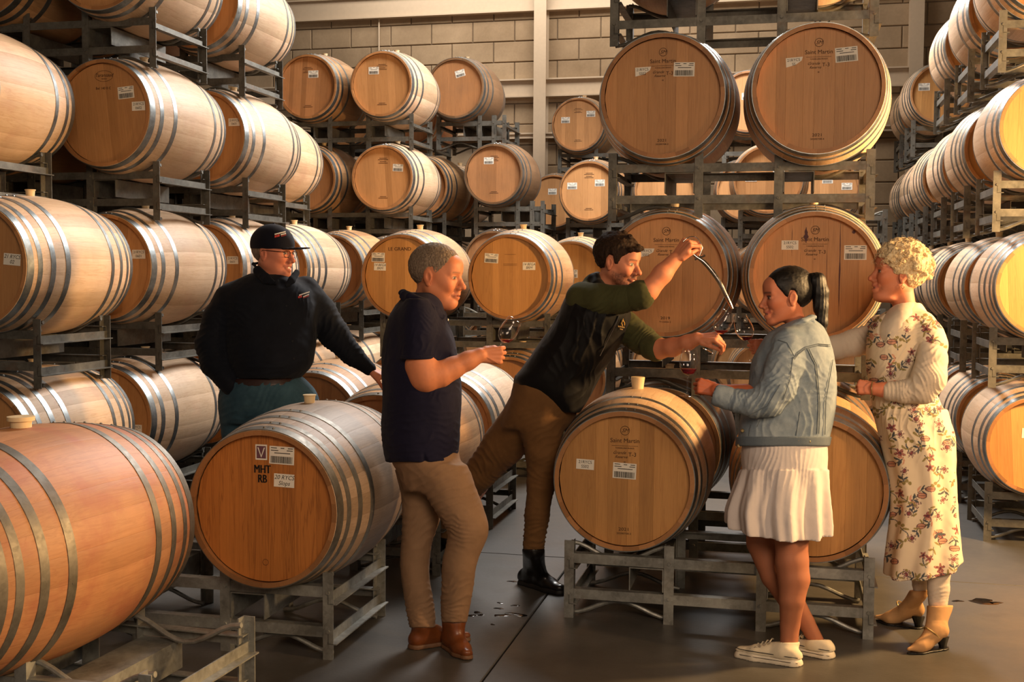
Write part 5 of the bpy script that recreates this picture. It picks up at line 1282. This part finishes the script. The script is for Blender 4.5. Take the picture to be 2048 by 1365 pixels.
def jac(F):
    F.loft(ST([(636, 1592, 1626, 0, 26), (652, 1560, 1645, 0, 62), (668, 1536, 1655, 0, 84), (690, 1520, 1663, 0, 92), (720, 1505, 1670, 0, 92), (760, 1498, 1674, 0, 88), (800, 1490, 1673, 0, 84), (840, 1480, 1668, 0, 82), (870, 1476, 1662, 0, 80), (892, 1474, 1657, 0, 80)]), power=2.3, cap=3)
    F.chain([((1580, 690, -70), 34), ((1570, 730, -84), 36), ((1555, 775, -92), 37), ((1536, 800, -92), 34), ((1510, 808, -90), 28), ((1475, 802, -84), 23), ((1452, 796, -80), 20)], k=12, kk=8)
    F.chain([((1575, 690, 70), 34), ((1550, 760, 84), 32), ((1530, 800, 80), 28)], k=12, kk=8)
    F.cone((1596, 590, 0), (1590, 650, 0), 30, 20, 3, sub=True)
WR4 = [((1530, 800, -120), 45, (.9, .5, 0), 11, 3.2), ((1560, 760, -120), 40, (.4, 1, 0), 13, 3.2), ((1470, 800, -100), 30, (1, .2, 0), 8, 2.4), ((1600, 760, -90), 50, (1, -.8, 0), 17, 3), ((1575, 850, -80), 70, (1, .3, 0), 20, 2.2), ((1640, 760, -60), 50, (.4, 1, 0), 20, 2.0), ((1560, 690, -100), 30, (.5, 1, 0), 10, 2.0)]
sh = fg.piece('denim_jacket', ((1415, 620, -150), (1700, 905, 130)), 2.4, jac, M['denim'], WR4, 1.6, 9); JLV = fg.lv
fg.piece('cuff', ((1400, 750, -130), (1480, 850, -30)), 1.7, lambda F: (F.cone((1440, 792, -79), (1456, 797, -81), 23, 24, 1), F.cone((1420, 785, -77), (1438, 791, -79), 18, 18, 1, sub=True)), M['denim'], amp=1.2, sc=6, parent=sh)
def colj(F):
    F.chain([((1628, 640, 10), 8), ((1624, 634, -25), 9), ((1606, 642, -45), 10), ((1584, 653, -46), 9), ((1568, 662, -38), 6)], k=4, flat=((0, -1, -.1), .45)); F.chain([((1620, 646, -34), 12), ((1598, 654, -52), 13), ((1576, 664, -50), 9)], k=5, flat=((0, -.5, -.85), .3))
fg.piece('collar', ((1545, 610, -90), (1650, 690, 50)), 1.8, colj, M['denim'], parent=sh)
fg.piece('waistband', ((1455, 865, -110), (1680, 905, 110)), 2.0, lambda F: F.loft(ST([(874, 1472, 1664, 0, 84), (893, 1470, 1660, 0, 84)]), power=2.3, cap=1.5), M['denim_dark'], parent=sh)
for u, v_, w_ in ((1595, 882, -84), (1618, 884, -80), (1478, 892, -30), (1485, 862, -45)):
    b = MB(); b.lathe([(.0, .004), (.0075, .004), (.0075, 0), (.0055, -.003), (.0, -.003)], 14, 'Y'); link('button', b.mesh('button', M['brass']), sh, fg.at(fg.snap(u, v_, 1.0, JLV)), (0, 0, YAW))
def seam(fg_, par, pts, r=.0016, nm='seam', mt='denim_dark', lv=None, off=.2):
    """a raised seam that follows the cloth through the given pixels"""
    out = []
    for (u0, v0), (u1, v1) in zip(pts[:-1], pts[1:]):
        n = max(2, int(math.hypot(u1 - u0, v1 - v0) / 5))
        for q in range(n): out.append(fg_.snap(u0 + (u1 - u0) * q / n, v0 + (v1 - v0) * q / n, off, lv))
    out.append(fg_.snap(*pts[-1], off, lv)); w_ = np.array(out); k = np.array([.25, .5, .25])
    if len(w_) > 4: w_[1:-1, 2] = np.convolve(w_[:, 2], k, 'valid')
    b = MB(); b.tube([fg_.at(p) for p in w_], r, 5); return link(nm, b.mesh(nm, M[mt]), par)
JL = JLV
for pts in ([(1588, 716), (1596, 706), (1612, 694), (1636, 688), (1660, 690)], [(1589, 719), (1597, 709), (1613, 697), (1637, 691), (1660, 693)], [(1586, 714), (1580, 760), (1566, 800)], [(1556, 680), (1574, 686), (1588, 712)],
            [(1614, 698), (1630, 730), (1634, 770), (1637, 810), (1634, 868)], [(1618, 698), (1633, 730), (1637, 770), (1640, 810), (1638, 868)], [(1600, 824), (1596, 848), (1592, 872)], [(1560, 770), (1535, 812), (1500, 830)], [(1666, 720), (1652, 800), (1650, 870)], [(1502, 850), (1498, 872)], [(1520, 842), (1514, 854)]):
    seam(fg, sh, pts, lv=JL)
def skirt(F):
    def fold(th, T): a = np.clip((T - 930) / 120, 0, 1); return 1 + (.028 + .05 * a) * np.sin(th * 11 + 1.2 * np.sin(T / 60) + 2.0 * np.sin(th * 2)) + .03 * a * np.sin(th * 23 + 1)
    F.loft(ST([(880, 1486, 1654, 0, 78), (905, 1482, 1656, 0, 82), (940, 1484, 1655, 0, 86)]), power=2.1, cap=1)
    F.loft(ST([(940, 1482, 1656, 0, 88), (980, 1468, 1657, 0, 96), (1020, 1456, 1658, 0, 104), (1058, 1458, 1659, 0, 108), (1088, 1464, 1660, 0, 110), (1112, 1466, 1662, 0, 112)]), power=2.1, cap=1, fold=fold, k=2)
    F.cut((-.09, .97, .22), -.09 * 1560 + .97 * 1058) ; F.shell(7)
fg.piece('skirt', ((1430, 870, -140), (1685, 1125, 140)), 2.3, skirt, M['whiteskirt'], [((1560, 930, -80), 70, (1, .1, 0), 9, 1.6)], .8, 9)
hm = hairmat('black_hair', '#060505', '#120c0a', .5, (1, 1, .04), 260, .25, .3); hmc = hairmat('swept_black_hair', '#060505', '#120c0a', .5, (.06, .06, 1), 260, .25, .3)
hair_piece(fg, hd, (-.085, 0, .145), (.45, .335, .39), [(-.6, -.22), (-.35, -.27), (-.22, -.22), (-.13, -.12), (-.08, .10), (.0, .12), (.05, -.02), (.10, .03), (.17, .14), (.25, .22), (.33, .32), (.6, .38)], hmc, tuft=.004, tsc=.05, yline=-.02,
           extra=lambda F: (F.ell((-.50, 0, .20), (.07, .08, .08), .05), F.cone((.10, -.30, .05), (.06, -.315, -.2), .012, .004, .01), F.cone((.10, .30, .05), (.06, .315, -.2), .012, .004, .01)))
def pony(F): F.chain([((1622, 556, 0), 9), ((1634, 562, 0), 17), ((1641, 585, 0), 17), ((1642, 615, -2), 15), ((1645, 645, -4), 11), ((1650, 672, -6), 3)], k=5)
fg.piece('ponytail', ((1600, 535, -40), (1680, 685, 40)), 1.7, pony, hm, [((1640, 610, -10), 60, (1, .05, .3), 6, 1.5)], .8, 5)
for hl, to, ak, ra in (((1604, 1333), (1471, 1311), (1577, 1285, wn), 22), ((1668, 1318), (1560, 1296), (1632, 1280, wf), 19)):
    b_, H_, T_, d_, L_, W_ = shoe(fg, hl, to, ak, ra, M['canvas'], M['rubber'], w=.046, h=.058, sole_h=.036, toe_r=.72, name='sneaker', flare=1.1)
    s_ = np.cross(UPV, d_); s_ = s_ if s_[2] < 0 else -s_
    for hgt, tt in ((.010, .0012), (.033, .0016)):
        pts = []
        for q in range(9):
            f_ = q / 8; prof_ = np.interp(f_, [0, .1, .34, .68, .9, 1], [.55, .84, .80, .97, .8, .35]) * 1.1
            pts.append(fg.at(H_ + d_ * L_ * (.02 + .96 * f_) + s_ * W_ * prof_ * (1.0 if f_ < .95 else .6) + UPV * hgt / fg.fr.m))
        b = MB(); b.tube(pts, tt, 4); link('stripe', b.mesh('stripe', M['stripe']), b_)
    for q in range(5):
        c_ = H_ + d_ * L_ * (.44 + q * .07) + UPV * (.092 - q * .010) / fg.fr.m
        b = MB(); b.tube([fg.at(c_ + s_ * W_ * .62 - UPV * 4), fg.at(c_ + s_ * W_ * .1 + UPV * 2), fg.at(c_ - s_ * W_ * .4 + d_ * 3)], .0028, 6); link('lace', b.mesh('lace', M['canvas']), b_)
        b = MB(); b.lathe([(.0028, 0), (.005, 0), (.005, -.0012), (.0028, -.0012)], 10, 'Y', close=True); link('eyelet', b.mesh('eyelet', M['steel']), b_, fg.at(c_ + s_ * W_ * .74 - UPV * 6))
wine_glass('wine glass with a deep pour, held by the denim jacket wearer', fg.fr, (1378, 724, -66), (2, -30, 0), .42, .95, 'raised wine glasses')
FG4 = fg

# ================================================================== woman in the floral dress
def floral():
    m = NT('floral_print'); a = m.n('ShaderNodeVertexColor', layer_name='tint'); n = m.noise(m.obj(), 6, 3); c = m.mix(m.math('MULTIPLY', n, .12), a.outputs['Color'], (.5, .38, .26, 1)); m.bump(m.noise(m.obj(), 500, 2), .15, .002); return m.set(Base_Color=c, Roughness=.8)
M['floral'] = floral(); M['ivory'] = cloth('ivory_knit', '#ddccb8', '#d2c0aa', weave=800, scale=6, mixamt=.3)
M['suede'] = cloth('beige_suede', '#d8a774', '#c4935f', weave=900, scale=20, rough=.9); M['blackheel'] = plain('black_heel', '#120f0e', .4)
fg = Fig(5.24, (1850, 1290), 'person with short curly blonde hair in a cream floral dress and heeled boots', '#cd7f5e')
hd = Head(fg.fr, (1795, 548, 0), 118, -78, -2, 4)
G5 = dict(w=.95, jaw=.95, fat=.25, skin='#c47a58', lip='#ac5850', smile=.8, open=.4, squint=.7, browc='#a07a50', brow_a=.4, nose=.9, brow=.8, neck=[((-.12, 0, -.26), (-.22, 0, -.75), .18, .21)])
fg.head(hd, G5)
fg.core(lambda F: (F.loft(ST([(640, 1780, 1850, 0, 50), (760, 1770, 1860, 0, 60), (900, 1790, 1880, 0, 60), (1000, 1800, 1890, 0, 60)])), F.chain([((1862, 990, -30), 34), ((1872, 1100, -40), 18), ((1877, 1205, -42), 14)]), F.chain([((1828, 990, 20), 30), ((1836, 1100, 24), 14), ((1840, 1180, 20), 9)])), 4.5, ((1740, 620, -110), (1930, 1240, 110)))
fg.arm([((1790, 780, -80), 19), ((1765, 780, -82), 14), ((1750, 779, -82), 13)], hand_pts((1750, 778, -82), (-1, -.12, .08), (.05, -.25, -1), 66, -1, (75, 75, 75, 75), thumb=(5, 40, 30)), k=6)
fg.arm([((1600, 700, 20), 14), ((1545, 694, 8), 12)], hand_pts((1542, 694, 6), (-1, -.02, -.25), (.1, -.15, -1), 66, -1, (55, 60, 64, 68), thumb=(8, 30, 25)), k=6)
root = fg.finish_body()
rf = random.Random(9)
FLW = []
for q in range(7 * 18): FLW.append((1728 + (q % 7) * 31 + rf.uniform(-12, 12), 622 + (q // 7) * 31 + (q % 2) * 15 + rf.uniform(-10, 10), rf.choice([0, 0, 1, 1, 2, 3]), rf.uniform(0, 6.28), rf.uniform(8, 12)))
def floral_col(v):
    base = lin('#ddcaae'); c = np.tile(base, (len(v), 1)); off = np.where(v[:, 2] > 0, 57.0, 0.0)
    x, y = v[:, 0] + off * .7 + 4 * vnoise(v, 14), v[:, 1] + off * 1.3
    cr, dk, bl, ol, pk = lin('#7a2a38'), lin('#4a1c2c'), lin('#33404a'), lin('#8c7c45'), lin('#c98f74')
    def put(m, col): c[m] = col
    for (fx, fy, k, an, r) in FLW:
        dx, dy = x - fx, y - fy; near = (np.abs(dx) < 32) & (np.abs(dy) < 32)
        if not near.any(): continue
        i = np.where(near)[0]; dx, dy = dx[i], dy[i]; rr = np.hypot(dx, dy); th = np.arctan2(dy, dx) + an
        st_ = np.abs(dx * math.cos(an) + dy * math.sin(an) + 3 * np.sin((-dx * math.sin(an) + dy * math.cos(an)) / 6)); al = -dx * math.sin(an) + dy * math.cos(an)
        m = (st_ < .9) & (al > 0) & (al < 26); c[i[m]] = bl
        for ly in ((14, 21) if k % 2 else (18,)):
            for sg in (1, -1):
                lx = dx * math.cos(an) + dy * math.sin(an) - sg * 5; lz = al - ly; q_ = (lx * .8 - sg * lz * .6) ** 2 / 36 + (lx * .6 * sg + lz * .8) ** 2 / 4
                m = q_ < 1; c[i[m]] = bl if (ly + k) % 2 else (pk if k == 3 else ol)
        if k == 0:
            e = rr / (r * (.72 + .28 * np.cos(th * 5))); m = e < 1; c[i[m]] = cr; m = (e < .85) & (np.abs(np.sin(th * 7.5)) < .35); c[i[m]] = pk; m = rr < 2.5; c[i[m]] = dk
        elif k == 1:
            e = rr / (r * 1.1 * (.75 + .25 * np.cos(th * 6))); m = (e < 1) & (np.sin(rr * 1.9) > .1); c[i[m]] = dk; m = (e < .9) & (np.sin(rr * 1.9) < -.4); c[i[m]] = lin('#c9a79c'); m = rr < 3; c[i[m]] = cr
        elif k == 2:
            for sgn in (-6, 0, 6):
                m = ((dx - sgn) ** 2 + (dy - abs(sgn) * .8) ** 2) < 12; c[i[m]] = ol
        else:
            q_ = (dx / 9) ** 2 + (dy / 5.5) ** 2; m = q_ < 1; c[i[m]] = pk; m = (np.abs(q_ - 1) < .22) | ((np.abs(dy) < .6) & (q_ < 1)); c[i[m]] = dk
    return c
def dress(F):
    def fold(th, T): a = np.clip((T - 800) / 250, 0, 1); return 1 + (.02 + .04 * a) * np.sin(th * 8 + 1.5 * np.sin(T / 90) + 1.0)
    F.loft(ST([(606, 1800, 1842, 0, 26), (618, 1782, 1850, 0, 54), (634, 1755, 1860, 0, 76), (655, 1738, 1868, 0, 88), (690, 1733, 1870, 0, 90), (730, 1732, 1868, 0, 84), (770, 1738, 1870, 0, 80), (800, 1742, 1878, 0, 80), (830, 1748, 1894, 0, 84)]), power=2.2, cap=3)
    F.loft(ST([(820, 1746, 1894, 0, 84), (877, 1760, 1909, 0, 90), (940, 1774, 1911, 0, 90), (1000, 1782, 1913, 0, 92), (1050, 1780, 1916, 0, 94), (1100, 1774, 1920, 0, 96), (1152, 1770, 1925, 0, 98), (1180, 1770, 1926, 0, 98)]), power=2.2, cap=1, fold=fold, k=4)
    F.chain([((1846, 650, -46), 28), ((1858, 672, -62), 31), ((1866, 692, -70), 31)], k=12, kk=6)
    F.chain([((1760, 660, 60), 30), ((1742, 682, 66), 30)], k=12, kk=6)
    F.cone((1806, 560, 0), (1795, 622, -6), 40, 24, 3, sub=True); F.cone((1780, 616, -50), (1752, 716, -100), 17, 5, 4, sub=True)
    F.cut((.12, .96, .25), .12 * 1850 + .96 * 1136); F.cut((-.0, -1, 0), -600)
    F.cone((1892, 1170, -100), (1884, 1075, -100), 14, 2, 3, sub=True)
WR5 = [((1800, 790, -80), 60, (1, .4, 0), 12, 3.0), ((1830, 850, -80), 60, (1, .1, 0), 16, 2.5), ((1810, 700, -90), 50, (1, .9, 0), 13, 2.0), ((1850, 655, -90), 30, (.3, 1, 0), 10, 1.8)]
dr = fg.piece('floral_dress', ((1705, 590, -150), (1950, 1190, 135)), 2.4, dress, M['floral'], WR5, 1.2, 11, colfn=floral_col, fine=True)
def tee(F):
    F.chain([((1862, 684, -66), 29), ((1864, 720, -84), 31), ((1858, 755, -94), 36), ((1845, 778, -94), 30), ((1812, 784, -90), 23), ((1782, 783, -84), 20)], k=8, kk=8)
    F.chain([((1752, 676, 62), 31), ((1710, 686, 50), 27), ((1670, 696, 38), 24), ((1620, 700, 26), 19)], k=8, kk=8)
    F.loft(ST([(604, 1790, 1834, 0, 30), (620, 1776, 1840, -8, 58), (650, 1752, 1840, -14, 74), (700, 1752, 1840, -10, 72), (730, 1760, 1840, 0, 66)]), k=6)
    F.cone((1808, 560, 0), (1797, 616, -6), 38, 22, 3, sub=True)
fg.piece('ivory_top', ((1590, 590, -150), (1915, 830, 120)), 2.4, tee, M['ivory'], [((1850, 765, -120), 40, (1, -.6, 0), 10, 3.2), ((1800, 784, -100), 40, (1, 0, 0), 8, 2.2), ((1730, 690, 40), 50, (.9, -.4, 0), 11, 2.2), ((1866, 710, -110), 36, (.5, 1, 0), 13, 1.8)], 1.1, 9)
def legs5(F):
    F.chain([((1872, 1080, -40), 30), ((1876, 1150, -40), 24), ((1877, 1180, -40), 22), ((1876, 1206, -42), 20)], k=6); F.chain([((1836, 1080, 24), 26), ((1838, 1150, 22), 15.5), ((1840, 1172, 20), 14.5), ((1840, 1184, 20), 12)], k=6)
fg.piece('leggings', ((1800, 1050, -90), (1920, 1225, 70)), 2.2, legs5, M['ivory'], [((1876, 1190, -60), 26, (.1, 1, 0), 9, 1.6), ((1838, 1165, 10), 24, (.1, 1, 0), 8, 1.2)], .8, 8)
def boot5(hl, to, ak, ra):
    bt, H_, T_, d_, L_, W_ = shoe(fg, hl, to, ak, ra, M['suede'], M['blackheel'], w=.040, h=.060, sole_h=.008, toe_r=.28, name='heeled_boot', block=.045)
    px = 1 / fg.fr.m
    b = MB(); base = H_ + d_ * W_ * .75; s_ = np.cross(UPV, d_)
    vs_ = []
    for hgt, ra_, sh_ in ((0, .42, .35), (.02, .5, .15), (.052, .80, 0)):
        for q in range(10):
            a = 2 * PI * q / 10; vs_.append(fg.at(base + UPV * hgt * px + d_ * (math.cos(a) * W_ * ra_ - W_ * .2 * sh_) + s_ * math.sin(a) * W_ * ra_))
    b.add([tuple(p) for p in vs_], [(i * 10 + j, i * 10 + (j + 1) % 10, i * 10 + 10 + (j + 1) % 10, i * 10 + 10 + j) for i in (0, 1) for j in range(10)] + [tuple(range(10)), tuple(range(20, 30))])
    link('block_heel', b.mesh('block_heel', M['blackheel']), bt)
    c_ = H_ + d_ * L_ * .40 + UPV * .082 * px; pts = []
    for q in range(13):
        a = 2 * PI * q / 12; pts.append(fg.at(c_ + s_ * math.cos(a) * W_ * .98 + (nrm(d_ * .8 + UPV * .75)) * math.sin(a) * W_ * 1.18 - UPV * 3))
    b = MB(); b.tube(pts, .0035, 6, caps=False); link('metal_band', b.mesh('metal_band', M['brass']), bt)
boot5((1897, 1297), (1814, 1309), (1881, 1212, -44), 25); boot5((1848, 1258), (1750, 1243), (1840, 1182, 22), 17)
hm5 = hairmat('curly_blonde_hair', '#a88960', '#ecdab4', .7, (1, 1, .6), 130, .6, .15)
rh = random.Random(3); TF = []
for q in range(300):
    a = rh.uniform(-.3, 3.6); e = rh.uniform(-1.35, 1.35)
    x, y, z = -.10 + .49 * math.cos(a) * math.cos(e), .40 * math.sin(e), .16 + .43 * math.sin(a) * math.cos(e)
    TF.append((x, y, z, rh.uniform(.020, .044)))
def tufts(F):
    for x, y, z, r in TF: F.ell((x, y, z), (r * 1.2, r, r), .035)
hair_piece(fg, hd, (-.10, 0, .16), (.47, .375, .41), [(-.7, -.34), (-.42, -.36), (-.22, -.32), (-.13, -.12), (-.06, .0), (.04, -.02), (.10, -.02), (.16, .08), (.24, .14), (.32, .20), (.6, .22)], hm5, tuft=.012, tsc=.03, yline=-.03, extra=tufts, cell=.013)
# loose curls standing off the head
b = MB()
for q in range(420):
    a = rh.uniform(-.2, 3.5); e = rh.uniform(-1.3, 1.3); c_ = np.array([-.10 + .50 * math.cos(a) * math.cos(e), .40 * math.sin(e), .16 + .44 * math.sin(a) * math.cos(e)])
    if c_[0] > .2 and c_[2] < .15: continue
    t1 = nrm((rh.uniform(-1, 1), rh.uniform(-1, 1), rh.uniform(-1, 1))); n_ = nrm(c_ - np.array([-.10, 0, .16])); t2 = np.cross(n_, t1); R_ = rh.uniform(.03, .075); pts = []
    for k in range(7): ph = k / 6 * rh.uniform(3.5, 4.5); pts.append(tuple(Vector(hd.world(c_ + t2 * R_ * math.cos(ph) + n_ * (R_ * .6 * math.sin(ph) + .015 * k / 6) + t1 * .05 * k / 6)[0] - fg.base)))
    b.tube(pts, .0007, 3, caps=False)
link('loose_curls', b.mesh('loose_curls', hm5), fg.root, kind='stuff')
hp = head_prim(hd, fg)
b = MB(); b.tube([hp((-.03, .345, -.17)), hp((-.01, .35, -.21)), hp((-.04, .35, -.25)), hp((-.07, .35, -.21)), hp((-.03, .345, -.17))], .0016, 6); link('earring', b.mesh('earring', M['brass']), fg.root)
pts = [fg.at((1746 + 3 * math.cos(a), 779 + 16 * math.sin(a), -82 + 16 * math.cos(a))) for a in [2 * PI * q / 14 for q in range(15)]]
b = MB(); b.tube(pts, .0022, 6, caps=False); link('bracelet', b.mesh('bracelet', M['brass']), fg.root)
wine_glass('wine glass leaning left in front of the steel rack, held behind the denim sleeve', fg.fr, (1488, 657, -6), (-12, -30, -4), .24, 1.0, 'raised wine glasses')
